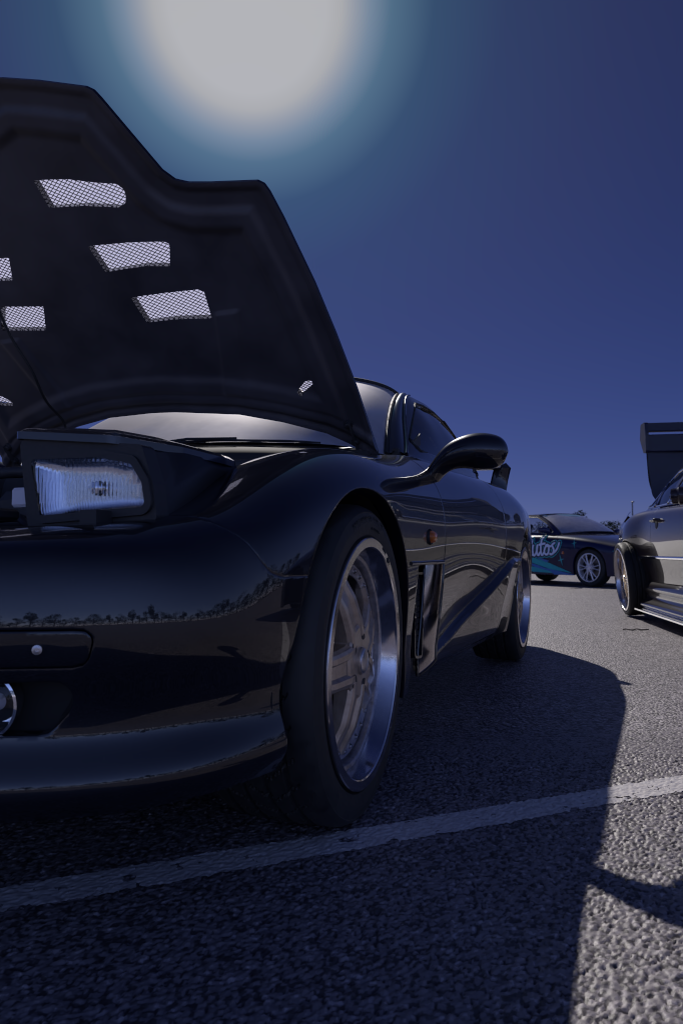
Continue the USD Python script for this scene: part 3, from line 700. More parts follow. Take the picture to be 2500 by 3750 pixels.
# pop-up headlamps
lamp_bowl = simple('lamp_bowl', (.9, .9, .92), .14, metallic=1.0)
def zt(x, s): return .7185 + .095 * (.66 - x)
CP = round_poly([(.438, -.520), (.640, -.522), (.686, -.40), (.680, -.25), (.662, -.168), (.58, -.20), (.45, -.30)], .022)
LP = round_poly([(.491, .5865), (.706, .598), (.697, .645), (.674, .678), (.610, .691), (.467, .694)], .016)
BZ = round_poly([(.470, .574), (.715, .581), (.706, .64), (.684, .700), (.448, .722)], .012)
fog_glass = material('ribbed_lens', {'p': ('principled_bsdf', {'base_color': (.93, .95, .98), 'roughness': .015, 'transmission_weight': 1.0, 'ior': 1.45})})
for mir in (False, True):
    g = mirror if mir else (lambda m: m)
    gx_, gy_ = np.meshgrid(np.linspace(.42, .70, 57), np.linspace(-.54, -.15, 79), indexing='ij')
    v, f = grid_mesh(np.stack([gx_, gy_, 0 * gx_], -1)); v, f, _ = clip(v, f, sd_poly(v[:, :2], CP)); v, f = compact(v, f)
    sdv = sd_poly(v[:, :2], CP); dome = .012 * smooth01(sdv / .08) - .006 * (1 - smooth01(sdv / .012))
    up_ = v.copy(); up_[:, 2] = zt(v[:, 0], v[:, 1]) + dome; lo_ = v.copy(); lo_[:, 2] = zt(v[:, 0], v[:, 1]) - .018
    ed = np.sort(np.vstack([f[:, [0, 1]], f[:, [1, 2]], f[:, [2, 0]]]), 1); un, cn = np.unique(ed, axis=0, return_counts=True); be = un[cn == 1]; m_ = len(v)
    cm_ = TM(np.vstack([up_, lo_]), np.vstack([f, f[:, ::-1] + m_, np.stack([be[:, 0], be[:, 1], be[:, 1] + m_], 1), np.stack([be[:, 0], be[:, 1] + m_, be[:, 0] + m_], 1)]))
    trimesh.repair.fix_winding(cm_)
    # black housing behind the lens, tapering to the hinge
    def ring_at(poly, s, grow=0.0):
        q = np.array(Polygon(poly).buffer(grow).exterior.coords)[:-1]; return np.column_stack([q[:, 0], np.full(len(q), s), q[:, 1]])
    hull = trimesh.convex.convex_hull(np.vstack([ring_at(BZ, -.478, -.006), [(.46, -.30, .60), (.46, -.30, .70), (.60, -.19, .69), (.668, -.19, .703), (.672, -.20, .680), (.692, -.40, .615), (.690, -.40, .70)]]))
    hl = obj('headlamp', g(hull), plastic, car, smooth=55)
    obj('headlamp_cover', g(cm_), black_paint, hl)
    bez = extrude(Polygon(BZ).difference(Polygon(LP).buffer(.004)), .032)
    bez.vertices = np.column_stack([bez.vertices[:, 0], -.479 - bez.vertices[:, 2] + .0, bez.vertices[:, 1]])
    obj('bezel', g(bez), plastic, hl, smooth=25)
    fr = extrude(Polygon(LP).buffer(.0045).difference(Polygon(LP).buffer(-.008)), .010)
    fr.vertices = np.column_stack([fr.vertices[:, 0], -.507 - fr.vertices[:, 2], fr.vertices[:, 1]])
    obj('lens_rim', g(fr), plastic, hl, smooth=25)
    # reflector bowl and bulb
    cx_, cz_ = .590, .638
    bowl = []
    lp = np.array(Polygon(LP).buffer(-.002).exterior.coords)[:-1]
    idx = np.linspace(0, len(lp) - 1, 60).astype(int); lp = lp[idx]
    for q in np.linspace(1, .02, 14):
        bowl.append(np.column_stack([cx_ + (lp[:, 0] - cx_) * q, np.full(len(lp), -.505 + .023 * (1 - q ** 7)), cz_ + (lp[:, 1] - cz_) * q]))
    bvv, bff = grid_mesh(np.array(bowl), closed_v=True)
    obj('reflector', g(TM(bvv, bff)), lamp_bowl, hl)
    obj('bulb', g(face_to(lathe([(0, .0), (.010, -.002), (.012, -.012), (.012, -.012)], 20), (cx_, -.497, cz_), (0, -1, 0))), chrome, hl)
    gxx, gzz = np.meshgrid(np.linspace(.46, .72, 430), np.linspace(.585, .70, 40), indexing='ij')
    v, f = grid_mesh(np.stack([gxx, gzz, 0 * gxx], -1)); v, f, _ = clip(v, f, sd_poly(v[:, :2], LP)); v, f = compact(v, f)
    blk = np.floor((v[:, 1] - .585) / .032) + 3 * np.floor((v[:, 0] - .47) / .05)
    ribs = .0006 * np.abs(np.sin(v[:, 0] * math.pi / (.0052 + .0016 * np.mod(blk, 3))))
    outer_l = np.column_stack([v[:, 0], -.516 - .004 * smooth01(sd_poly(v[:, :2], LP) / .03), v[:, 1]])
    inner_l = np.column_stack([v[:, 0], -.5105 + ribs - .004 * smooth01(sd_poly(v[:, :2], LP) / .03), v[:, 1]])
    ed = np.sort(np.vstack([f[:, [0, 1]], f[:, [1, 2]], f[:, [2, 0]]]), 1); un, cn = np.unique(ed, axis=0, return_counts=True); be = un[cn == 1]; m_ = len(v)
    lm = TM(np.vstack([outer_l, inner_l]), np.vstack([f, f[:, ::-1] + m_, np.stack([be[:, 0], be[:, 1], be[:, 1] + m_], 1), np.stack([be[:, 0], be[:, 1] + m_, be[:, 0] + m_], 1)]))
    trimesh.repair.fix_winding(lm); trimesh.repair.fix_inversion(lm)
    obj('lens', g(lm), fog_glass, hl, smooth=50)
    well = panel(*grid_mesh(np.array([[(x, s, .50 if 0 < i < 7 else .575) for i, s in enumerate(np.linspace(-.60, -.15, 8))] for x in np.linspace(.44, .67, 6)])), [], 0)
    obj('headlamp_well', g(well), matt_black, hl)
    obj('rubber_bump_stop', g(face_to(lathe([(0, .004), (.008, .003), (.009, 0)], 14), (.682, -.42, .655), (1, 0, .1))), rubber, hl)

# bits of the engine bay seen beside the headlamp
obj('strut_brace', tube([(-.60, .06, .735), (-.3, .04, .745), (.3, .04, .745), (.60, .06, .735)], .015, 14), satin_black, car)
obj('coolant_pipe', tube(spline([(.38, -.36, .585), (.2, -.34, .60), (-.1, -.36, .615), (-.4, -.36, .60)], 30), .017, 12), satin_black, car)
obj('slam_panel', box(.84, .05, .018, (0, -.50, .600), .004), satin_black, car)
obj('headlamp_motor', box(.07, .10, .07, (.40, -.36, .56), .012), plastic, car)
obj('air_box', box(.26, .20, .10, (.22, -.12, .62), .02), satin_black, car)
obj('battery', box(.20, .16, .17, (-.25, -.20, .60), .01), plastic, car)
obj('red_clip', box(.012, .014, .034, (.405, -.43, .612), .003), red_plastic, car)
obj('wiring_loom', tube(spline([(.44, -.40, .57), (.39, -.43, .585), (.34, -.40, .60), (.25, -.42, .59), (.1, -.40, .60)], 30), .008, 8), rubber, car)
obj('relay_box', box(.06, .04, .035, (.37, -.40, .635), .005), white_plastic, car)
obj('bay_floor', box(1.2, 1.0, .02, (0, .05, .40)), matt_black, car)

# ------------------------------------------------------------------ wheels (x outwards from the tyre's outer face)
def ring_text(text, radius, height, ang, depth, outward=True, x=0.0, spread=1.0):
    m = meshkit.text_mesh(text, height, depth)
    m = m.subdivide_to_size(height * .3) if hasattr(m, 'subdivide_to_size') else m
    v = m.vertices.copy(); v[:, 0] -= v[:, 0].mean()
    if outward: th = ang - v[:, 0] * spread / radius; r = radius + v[:, 1]
    else: th = ang + v[:, 0] * spread / radius; r = radius - v[:, 1]
    # seen from outside (+x towards the viewer), y runs to the viewer's right
    m.vertices = np.column_stack([x + v[:, 2], r * np.cos(th), r * np.sin(th)]); return m

def tyre_mesh(R, rb, width, n=360, tread=True):
    sh = R - rb
    pr = [(rb - .006, -.020), (rb + .001, -.010), (rb + .006, -.004), (rb + .35 * sh, .0), (rb + .55 * sh, -.001), (rb + .74 * sh, -.006), (rb + .76 * sh, -.0055), (rb + .88 * sh, -.014), (rb + .96 * sh, -.026)]
    xs = np.linspace(-.040, -width + .040, 44)
    pr += [(R - .0016 * ((x + width / 2) / (width / 2)) ** 2 * 2, x) for x in xs]
    pr += [(rb + .9 * sh, -width + .015), (rb + .5 * sh, -width), (rb, -width + .01)]
    pr = np.array(pr); th = np.linspace(0, 2 * np.pi, n + 1)
    Rr = np.repeat(pr[None, :, 0], n + 1, 0)
    if tread:
        x = pr[None, :, 1]; on = (x < -.040) & (x > -width + .040)
        for gxx in (-.062, -.105, -.150, -.19):
            Rr = Rr - .006 * (np.abs(x - gxx) < .0045) * on
        ph = np.mod(th[:, None] * 34 / (2 * np.pi) + np.abs(x + width * .42) * 16, 1.0)
        Rr = Rr - .004 * (ph < .085) * on
    P = np.stack([np.repeat(pr[None, :, 1], n + 1, 0), Rr * np.cos(th)[:, None], Rr * np.sin(th)[:, None]], -1)
    return TM(*grid_mesh(P))
TYRE = tyre_mesh(.319, .250, .235)
RIM = [(.2505, -.016), (.2515, -.004), (.2505, .0005), (.2485, .002), (.2315, .002), (.2290, .0), (.2275, -.006), (.2225, -.016), (.2175, -.034)]
STEP = [(.2172, -.034), (.2165, -.036), (.2085, -.037), (.2075, -.041), (.2070, -.060), (.1985, -.061), (.1985, -.050), (.1970, -.048), (.1740, -.048), (.1725, -.050), (.1725, -.075), (.19, -.080), (.20, -.14), (.21, -.215)]
def five_spoke_wheel(parent, name, at, rotz, camber, spin, flip=False, detail=True):
    R3 = trimesh.transformations
    Mx = R3.translation_matrix(at) @ R3.rotation_matrix(math.radians(rotz + (180 if flip else 0)), (0, 0, 1)) @ R3.rotation_matrix(math.radians(camber), (0, 1, 0)) @ R3.rotation_matrix(math.radians(spin), (1, 0, 0))
    w = obj(name, lathe(RIM, 144), alu, parent, smooth=28); place(w, Mx)
    obj('tyre', TYRE, rubber, w, smooth=30)
    obj('rim_barrel', lathe(STEP, 120), alu_brushed, w, smooth=28)
    for k in range(5):
        a = math.radians(18 + 72 * k)
        rad = np.array([0, math.cos(a), math.sin(a)]); tan = np.array([0, -math.sin(a), math.cos(a)]); X = np.array([1.0, 0, 0])
        rows = []
        for q in np.linspace(0, 1, 14):
            r = .045 + (.186 - .045) * q
            hw = np.interp(q, [0, .3, .75, 1], [.046, .041, .038, .043]); xt = np.interp(q, [0, .2, .6, .9, 1], [-.014, -.013, -.022, -.040, -.046]); th = np.interp(q, [0, 1], [.045, .022])
            prof = [(-1, -th), (-1.0, -.012), (-.88, -.003), (-.72, 0), (-.45, -.0005), (-.30, -.008), (.30, -.008), (.45, -.0005), (.72, 0), (.88, -.003), (1.0, -.012), (1, -th)]
            rows.append([rad * r + tan * (hw * c) + X * (xt + d) for c, d in prof])
        sv, sf = grid_mesh(np.array(rows)); sp_ = TM(sv, sf)
        obj('spoke', sp_, spoke_paint, w, smooth=22)
        if detail:
            lug = face_to(lathe([(0, -.0152), (.012, -.0152), (.0135, -.0150), (.0140, -.0170)], 20), rad * 0, (1, 0, 0))
            lug.vertices += (math.cos(a + .628) * np.array([0, 1, 0]) + math.sin(a + .628) * np.array([0, 0, 1])) * .056
            obj('wheel_nut', lug, satin_black, w)
    obj('hub', lathe([(.0, -.010), (.026, -.010), (.0275, -.0115), (.028, -.016), (.030, -.0165), (.070, -.016), (.076, -.020), (.078, -.060)], 60), spoke_paint, w, smooth=25)
    obj('hub_cap', lathe([(.0, -.0045), (.020, -.0055), (.0245, -.0085), (.0255, -.012)], 40), alu_brushed, w)
    if detail:
        for k in range(30):
            a = 2 * math.pi * (k + .5) / 30
            b = lathe([(0, .0045), (.0035, .0045), (.0042, .0035), (.0042, .0012), (.0066, .001), (.0068, -.001)], 10)
            b.vertices += np.array([-.0475, .185 * math.cos(a), .185 * math.sin(a)]); obj('rim_bolt', b, steel, w)
    obj('brake_disc', lathe([(.07, -.125), (.075, -.115), (.155, -.115), (.158, -.118), (.158, -.142), (.07, -.142)], 60), disc_iron, w)
    cal = blob([(((-.125, -.10, .10), .03), ((-.125, -.13, .03), .03))], .012, 2); obj('brake_caliper', cal, maroon, w)
    obj('rim_back', lathe([(.205, -.15), (.07, -.17), (.0, -.17)], 40), matt_black, w)
    if detail:
        a0 = math.radians(90 - 12 - spin)
        obj('tyre_lettering', cat_([ring_text('225/40ZR18-92Y-XL', .2795, .0145, math.radians(94 - spin), .0012, True, -.0015), ring_text('TUBELESS  RADIAL', .2675, .005, math.radians(82 - spin), .001, True, -.001)]), simple('tyre_lettering_black_%d' % (0 if name[0] == 'f' else 1), (.006, .006, .006), .5), w, smooth=False)
        obj('rim_lettering', cat_([ring_text('HP', .2485, .0135, math.radians(57 - spin), .0006, False, .0021), ring_text('DESIGN', .2475, .0055, math.radians(66.5 - spin), .0006, False, .0021)]), matt_black, w, smooth=False)
    return w
five_spoke_wheel(car, 'front_wheel', (.870, 0, .318), 2.4, 1.0, 22)
five_spoke_wheel(car, 'front_wheel', (-.870, 0, .318), 2.4, 1.0, 40, flip=True, detail=False)
five_spoke_wheel(car, 'rear_wheel', (.868, 2.425, .318), 0, 1.5, 60)
five_spoke_wheel(car, 'rear_wheel', (-.868, 2.425, .318), 0, 1.5, 10, flip=True, detail=False)

# ------------------------------------------------------------------ asphalt: one sheet, modelled stone by stone near the camera
rng = np.random.default_rng(7)
def axis(lo, hi, step, far_lo, far_hi, n):
    g = lambda a, b: a + np.sign(b - a) * (np.geomspace(.02, abs(b - a) + .02, n) - .02)
    return np.unique(np.round(np.concatenate([g(lo, far_lo), np.arange(lo, hi, step), g(hi, far_hi)]), 5))
AXX, AXY = axis(-.78, 1.30, .0034, -420, 420, 46), axis(.72, 2.35, .0034, -300, 520, 46)
GX, GY = np.meshgrid(AXX, AXY, indexing='ij')
sp_ = .0060
sx_, sy_ = np.meshgrid(np.arange(-.9, 1.45, sp_), np.arange(.6, 2.5, sp_), indexing='ij')
seeds = np.stack([sx_.ravel(), sy_.ravel()], 1) + rng.uniform(-.46, .46, (sx_.size, 2)) * sp_
srad = rng.uniform(.0024, .0051, len(seeds)); stilt = rng.normal(0, .26, (len(seeds), 2)); stop_ = rng.uniform(-.0012, .0008, len(seeds)); stone = rng.uniform(0, 1, len(seeds))
inside_ = (GX > -.85) & (GX < 1.38) & (GY > .65) & (GY < 2.43)
hgt = np.zeros(GX.shape); tone = np.full(GX.shape, .5)
pts = np.stack([GX[inside_], GY[inside_]], 1)
kd = cKDTree(seeds); dd, ii = kd.query(pts, k=4)
h4 = np.where(dd < srad[ii] * 1.25, stop_[ii] + (.0018 + .0007 * stone[ii]) * (1 - np.clip(dd / (srad[ii] * 1.1), 0, 1.2) ** 5.0) + np.einsum('nkc,nkc->nk', pts[:, None] - seeds[ii], stilt[ii]), -.003)
b = h4.argmax(1); h1 = np.maximum(h4.max(1), -.0017)
h1 += .0006 * (meshkit.noise(np.column_stack([pts * 420, pts[:, :1] * 0]), 5) - .5)
fade = smooth01((pts[:, 0] + .80) / .10) * smooth01((1.33 - pts[:, 0]) / .12) * smooth01((pts[:, 1] - .68) / .06) * smooth01((2.40 - pts[:, 1]) / .5)
hgt[inside_] = h1 * fade; tone[inside_] = .5 + (np.where(h4.max(1) > -.0015, stone[ii[np.arange(len(b)), b]], 0.0) - .5) * fade
gv = np.stack([GX, GY, hgt], -1)
fine = inside_.astype(float); fine[inside_] = fade
def ground_mat(name, dark, mid, light, spec=.5):
    return material(name, {
        'geo': ('geometry', {}), 'tone': ('attribute', {'attribute': 'tone'}), 'near': ('attribute', {'attribute': 'near'}),
        'v': ('voronoi_texture', {'scale': 95.0}), 'vs': ('separate_color', {}), 'inv': ('math', {'math_type': 'subtract', 'value1': 1.0}),
        'mixt': ('mix_float', {}), 'r': ('rgb_ramp', {'ramp': [(0.0, dark), (.22, dark), (.5, mid), (.82, mid), (1.0, light)]}),
        'n': ('noise_texture', {'scale': 1.3, 'detail': 6.0, 'roughness': .6}), 'nr': ('rgb_ramp', {'ramp': [(.25, (.80, .79, .80)), (.75, (1.14, 1.13, 1.13))]}),
        'n2': ('noise_texture', {'scale': 55.0, 'detail': 4.0}), 'nr2': ('rgb_ramp', {'ramp': [(.3, (.86, .86, .86)), (.7, (1.12, 1.12, 1.12))]}),
        'm1': ('mix_color', {'blend_type': 'multiply', 'fac': 1.0, 'use_clamp': False}), 'm2': ('mix_color', {'blend_type': 'multiply', 'fac': 1.0, 'use_clamp': False}),
        'vb': ('voronoi_texture', {'scale': 105.0}), 'bd': ('math', {'math_type': 'multiply'}), 'b': ('bump', {'strength': .85, 'distance': .0045, 'invert': True}), 'nb': ('noise_texture', {'scale': 700.0, 'detail': 2.0}), 'b2': ('bump', {'strength': .5, 'distance': .0008}),
        'p': ('principled_bsdf', {'roughness': .5, 'specular_ior_level': spec})},
        [('geo.position', 'v.vector'), ('geo.position', 'vb.vector'), ('geo.position', 'n.vector'), ('geo.position', 'n2.vector'), ('geo.position', 'nb.vector'), ('v.color', 'vs.color'), ('near.fac', 'mixt.fac'), ('vs.r', 'mixt.a'), ('tone.fac', 'mixt.b'),
         ('mixt.result', 'r.fac'), ('n.fac', 'nr.fac'), ('n2.fac', 'nr2.fac'), ('r.color', 'm1.a'), ('nr.color', 'm1.b'), ('m1.result', 'm2.a'), ('nr2.color', 'm2.b'), ('m2.result', 'p.base_color'),
         ('near.fac', 'inv.value2'), ('vb.distance', 'bd.value1'), ('inv.value', 'bd.value2'), ('bd.value', 'b.height'), ('nb.fac', 'b2.height'), ('b.normal', 'b2.normal'), ('b2.normal', 'p.normal')])
asphalt = ground_mat('asphalt', (.075, .067, .072), (.242, .220, .234), (.46, .42, .445))
gvv, gff = grid_mesh(gv)
ground = obj('asphalt_ground', TM(gvv, gff), asphalt, None, smooth=True, label='worn grey asphalt of the car park, coarse stones in tar', cat='ground', kind='structure')
for nm, arr in (('tone', tone), ('near', fine)):
    UsdGeom.PrimvarsAPI(ground).CreatePrimvar(nm, Sdf.ValueTypeNames.FloatArray, 'vertex').Set(Vt.FloatArray.FromNumpy(arr.ravel().astype(np.float32)))

# painted line: lies over the stones, chipped at its edges and cracked
LD = np.array([math.cos(math.radians(24.1)), math.sin(math.radians(24.1))]); LN = np.array([-LD[1], LD[0]])
la, lb = np.meshgrid(np.linspace(-1.6, 2.6, 1050), np.linspace(-.056, .056, 44), indexing='ij')
lc = np.array([0, 1.4185])
lxy = lc + la[..., None] * LD + lb[..., None] * LN
from scipy.interpolate import RegularGridInterpolator
hI = RegularGridInterpolator((AXX, AXY), hgt, bounds_error=False, fill_value=0.0)
hl_ = hI(lxy.reshape(-1, 2)).reshape(la.shape)
q3 = np.stack([la * 26, lb * 26, 0 * la], -1)
edge_n = .006 * (meshkit.fbm(q3 * 3.0, 3, 11) - .5) * 2 + .003 * (meshkit.noise(q3 * 16, 9) - .5)
keep = .0455 + edge_n - np.abs(lb)
worn = meshkit.fbm(q3 * .9, 5, 3); crack = np.abs(meshkit.fbm(np.stack([la * 9, lb * 22, 0 * la], -1), 4, 21) - .5)
keep = np.minimum(keep, (worn - .25) * .1); keep = np.minimum(keep, (crack - .0065 * (1 + 1.2 * (meshkit.noise(q3 * .35, 2) - .4))) * .25)
keep = np.minimum(keep, (.0026 + hl_ * 1.0 + .004 * (worn - .42)) * 3)
lv, lf = grid_mesh(np.concatenate([lxy, (np.maximum(hl_ * .75, -.0013) + .0016)[..., None]], -1))
lv, lf, _ = clip(lv, lf, keep.ravel())
line_paint = noisy('line_paint', (.50, .475, .48), (.68, .65, .655), 60, rough=.7, bump=.0006)
obj('painted_line', TM(*compact(lv, lf)), line_paint, None, smooth=True, label='chipped white painted bay line crossing the asphalt in front of the black car', cat='road marking', kind='structure')

# twig lying on the asphalt
tw = np.array([(-.092, .0, .006), (-.05, .004, .007), (-.012, .002, .006), (.0, .006, .010), (.02, .003, .007), (.06, .0, .007), (.088, .004, .006)])
twg = thing('twig', 'thin dark twig lying on the sunlit asphalt by the bronze car', 'twig', (2.065, 5.28, 0))
obj('stem', tube(spline(tw, 24), .0042, 6), simple('twig_bark', (.03, .022, .02), .8), twg)

# ------------------------------------------------------------------ the two other cars
def build_car(t, ST, wheelbase, arch_r_, arch_z, belt_c, rail_c, zc_pts, ws_base, ws_topc, rear_topc, rear_base, window, mat, trim, posts=(), door_s=(.72, 1.9), lower=None):
    sk = loft(ST, 260, 70)
    if lower is not None: sk = lower(sk)
    v, f = grid_mesh(sk)
    ar = [(lambda v, c=c: np.hypot(v[:, 1] - c, np.maximum(v[:, 2] - arch_z, 0)) - arch_r_) for c in (0, wheelbase)]
    # arches only bite the flanks
    flank = lambda fn: (lambda v: np.where(np.abs(v[:, 0]) > .45, fn(v), 1.0))
    S0, S1 = door_s
    two = lambda nm, m, mt, par=t, **k: (obj(nm, m, mt, par, **k), obj(nm, mirror(m), mt, par, **k))
    two('front_body', panel(v, f, [flank(ar[0]), lambda v: S0 - .003 - v[:, 1]], .03), mat)
    two('door', panel(v, f, [lambda v: v[:, 1] - S0 - .003, lambda v: S1 - .003 - v[:, 1], lambda v: v[:, 2] - .30], .02), mat)
    two('sill', panel(v, f, [lambda v: v[:, 1] - S0 - .003, lambda v: S1 - .003 - v[:, 1], lambda v: .294 - v[:, 2]], .0), mat)
    two('rear_body', panel(v, f, [flank(ar[1]), lambda v: v[:, 1] - S1 - .003], .03), mat)
    for c in (0, wheelbase):
        m = cat_([lathe([(arch_r_ + .05, -.45), (arch_r_ + .02, -.02)], 30, -.3, math.pi + .3), lathe([(arch_r_ + .05, -.45), (.02, -.45)], 30, -.3, math.pi + .3)])
        m.vertices += np.array([.845, c, .30]); two('arch_liner', m, matt_black)
    obj('floor_pan', box(1.5, wheelbase + 1.5, .03, (0, wheelbase / 2, .20), .01), matt_black, t)
    bc, rc = np.array(belt_c, float), np.array(rail_c, float)
    n = 80; u = np.linspace(0, 1, n)
    B = CubicSpline(np.linspace(0, 1, len(bc)), bc, axis=0)(u); R = CubicSpline(np.linspace(0, 1, len(rc)), rc, axis=0)(u)
    w = np.linspace(0, 1, 24)[None, :, None]
    G = B[:, None] * (1 - w) + R[:, None] * w
    G[..., 0] += .03 * np.sin(np.pi * w[..., 0]) * np.clip((R[:, 2] - B[:, 2])[:, None] / .3, 0, 1)
    gv_, gf_ = grid_mesh(G)
    W = [round_poly(q, .015) for q in window]
    two('window_surround', panel(gv_, gf_, [(lambda v, q=q: -sd_poly(v[:, 1:3], q)) for q in W], .012), mat)
    for q in W:
        wg = panel(gv_, gf_, [lambda v, q=q: sd_poly(v[:, 1:3], q) + .004], 0); wg.vertices -= np.array([.008, 0, 0]); two('side_window', wg, window_glass)
        rg_ = np.vstack([q, q[:1]]); kk = cKDTree(gv_[:, 1:3]); xx = gv_[kk.query(rg_)[1]][:, 0]
        two('window_trim', tube(np.column_stack([xx + .001, rg_]), .007, 6, close=False), trim)
    full_ = lambda c: np.vstack([np.array(c)[::-1] * [-1, 1, 1], np.array(c)[1:]])
    a, b_, c_, d_ = full_(ws_base), full_(ws_topc), full_(rear_topc), full_(rear_base)
    ws_ = loft([a, a * .67 + b_ * .33 + [0, -.02, .02], a * .33 + b_ * .67 + [0, -.018, .018], b_], 24, 40); obj('windscreen', TM(*grid_mesh(ws_)), far_screen, t)
    obj('screen_trim', tube(np.vstack([ws_[:, 0], ws_[-1], ws_[::-1, -1], ws_[0, ::-1]]) + [0, -.003, .004], .008, 6), satin_black, t)
    rr = [b_ * (1 - q) + c_ * q + np.array([0, 0, .028 * math.sin(math.pi * q)]) * np.clip(1 - (np.abs(b_[:, :1]) / .6) ** 4, 0, 1) for q in np.linspace(0, 1, 7)]
    obj('roof', TM(*grid_mesh(loft(rr, 40, 40))), mat, t)
    rw = loft([c_, c_ * .5 + d_ * .5 + [0, .01, .015], d_], 20, 40); obj('rear_window', TM(*grid_mesh(rw)), window_glass, t)
    # pillars: between screens and the rails
    for nm, e, lo_, hi_ in (('front_pillar', ws_[:, -1], None, b_[-1]), ('rear_pillar', rw[::-1, -1], None, c_[-1])):
        j0 = int(np.argmin(np.linalg.norm(R - e[0], axis=1))); j1 = int(np.argmin(np.linalg.norm(R - e[-1], axis=1)))
        seg = R[np.clip(np.linspace(j0, j1, 24).round().astype(int), 0, n - 1)]
        ee = e[np.linspace(0, len(e) - 1, 24).round().astype(int)]
        two(nm, TM(*grid_mesh(np.stack([ee * (1 - q) + seg * q + np.array([.008, 0, .008]) * math.sin(math.pi * q) for q in np.linspace(0, 1, 6)], 1))), mat)
    j0 = int(np.argmin(np.linalg.norm(R - b_[-1], axis=1))); j1 = int(np.argmin(np.linalg.norm(R - c_[-1], axis=1)))
    e0 = np.array([r[-1] for r in rr]); seg = R[np.linspace(j0, j1, 7).round().astype(int)]
    two('roof_rail', TM(*grid_mesh(loft([e0, (e0 + seg) / 2 + [.004, 0, .004], seg], 6, 30))), mat)
    return sk
def body_x(sk, s, z):
    p = sk.reshape(-1, 3); k = np.argsort(np.hypot(p[:, 1] - s, p[:, 2] - z))[:3]; return p[k, 0].max()

def star(r, waist=.2):
    return [(r * (1 if k % 2 == 0 else waist) * (1.25 if k % 4 == 0 else .75) * math.sin(k * math.pi / 4), r * (1 if k % 2 == 0 else waist) * (1.25 if k % 4 == 0 else .7) * math.cos(k * math.pi / 4)) for k in range(8)]

TYRE2 = tyre_mesh(.315, .235, .215, 90, False)
def spoked_wheel(parent, name, at, camber, flip, spokes, mat, pair=0.0, dish=.02, rb=.236, ty=None, lipmat=None, hw=.013, back=None):
    R3 = trimesh.transformations
    w = obj(name, lathe([(rb, -.015), (rb + .002, .0), (rb - .012, .002), (rb - .016, -.006), (rb - .024, -dish), (rb - .026, -.2)], 72), lipmat or mat, parent)
    place(w, R3.translation_matrix(at) @ R3.rotation_matrix(math.pi if flip else 0, (0, 0, 1)) @ R3.rotation_matrix(math.radians(camber), (0, 1, 0)))
    obj('tyre', ty or TYRE2, rubber, w)
    for k in range(spokes):
        for d in ((-pair, pair) if pair else (0,)):
            a = 2 * math.pi * k / spokes
            a0, a1 = a + d * .35, a + d
            p0, p1 = np.array([-dish * .6, .045 * math.cos(a0), .045 * math.sin(a0)]), np.array([-dish - .003, (rb - .022) * math.cos(a1), (rb - .022) * math.sin(a1)])
            obj('spoke', tube([p0, p0 * .5 + p1 * .5 + [.004, 0, 0], p1], np.array([[hw * 1.3, .012], [hw * .85, .010], [hw, .010]]), 8), mat, w, smooth=45)
    obj('hub', lathe([(0, -dish * .3), (.028, -dish * .35), (.032, -dish * .5), (.066, -dish * .55), (.07, -.06)], 32), mat, w)
    for k in range(5):
        a = 2 * math.pi * (k + .5) / 5; m = lathe([(0, .004), (.008, .004), (.009, -.004)], 10); m.vertices += [-dish * .55, .05 * math.cos(a), .05 * math.sin(a)]; obj('wheel_nut', m, satin_black, w)
    obj('brake_disc', lathe([(.05, -.10), (.15, -.10), (.15, -.12), (.05, -.12)], 40), disc_iron, w)
    obj('rim_back', lathe([(rb - .026, -.10), (0, -.11)], 32), back or matt_black, w)
    return w
def cabin(t, mat, s0=.9):
    for x in (-.36, .36):
        obj('seat', blob([(((x - .14, s0 + .65, .45), .07), ((x + .14, s0 + .65, .45), .07)), (((x - .15, s0 + .75, .50), .065), ((x + .15, s0 + .95, .85), .055)), (((x + .15, s0 + .75, .50), .065), ((x - .15, s0 + .95, .85), .055)), (((x - .07, s0 + .97, .92), .05), ((x + .07, s0 + 1.0, 1.06), .05))], .05), mat, t)
    obj('dashboard', box(1.3, .35, .2, (0, s0 + .02, .82), .06), satin_black, t)
    sw_ = trimesh.creation.torus(.17, .013, 32, 8); sw_.apply_transform(trimesh.transformations.euler_matrix(math.radians(65), 0, 0)); sw_.apply_translation((-.36, s0 + .28, .90)); obj('steering_wheel', sw_, satin_black, t)
    obj('cabin_floor', box(1.3, 2.0, .03, (0, s0 + .7, .26)), matt_black, t)

nav_silver = noisy('bright_silver', (.70, .68, .70), (.82, .80, .82), 40, rough=.35, metallic=.6)
# navy coupe in the background
nav = thing('navy_coupe', 'navy blue coupe with teal stars and pale Autos lettering on its door', 'car', (4.80, 12.74, 0), 30.0)
NS = []
def nst(s, T, Zs): NS.append([(q, s, z) for q, z in zip(T, Zs)])
nst(-.97, [.30, .34, .36, .34, .28, .2, .1, 0], [.22, .33, .46, .54, .58, .595, .60, .605])
nst(-.94, [.56, .62, .63, .58, .46, .33, .17, 0], [.20, .33, .47, .56, .60, .615, .625, .63])
nst(-.80, [.72, .765, .775, .74, .64, .47, .24, 0], [.19, .33, .49, .59, .645, .675, .69, .695])
nst(-.40, [.82, .84, .845, .83, .76, .60, .3, 0], [.18, .33, .50, .64, .71, .75, .775, .78])
nst(.0, [.845, .855, .864, .855, .80, .65, .32, 0], [.18, .33, .53, .69, .765, .805, .83, .835])
nst(.6, [.83, .845, .862, .86, .82, .69, .35, 0], [.18, .33, .53, .71, .81, .865, .90, .91])
nst(1.3, [.82, .84, .862, .863, .83, .72, .35, 0], [.18, .33, .53, .72, .83, .89, .91, .91])
nst(2.0, [.83, .845, .864, .865, .83, .72, .35, 0], [.18, .33, .53, .73, .84, .90, .92, .92])
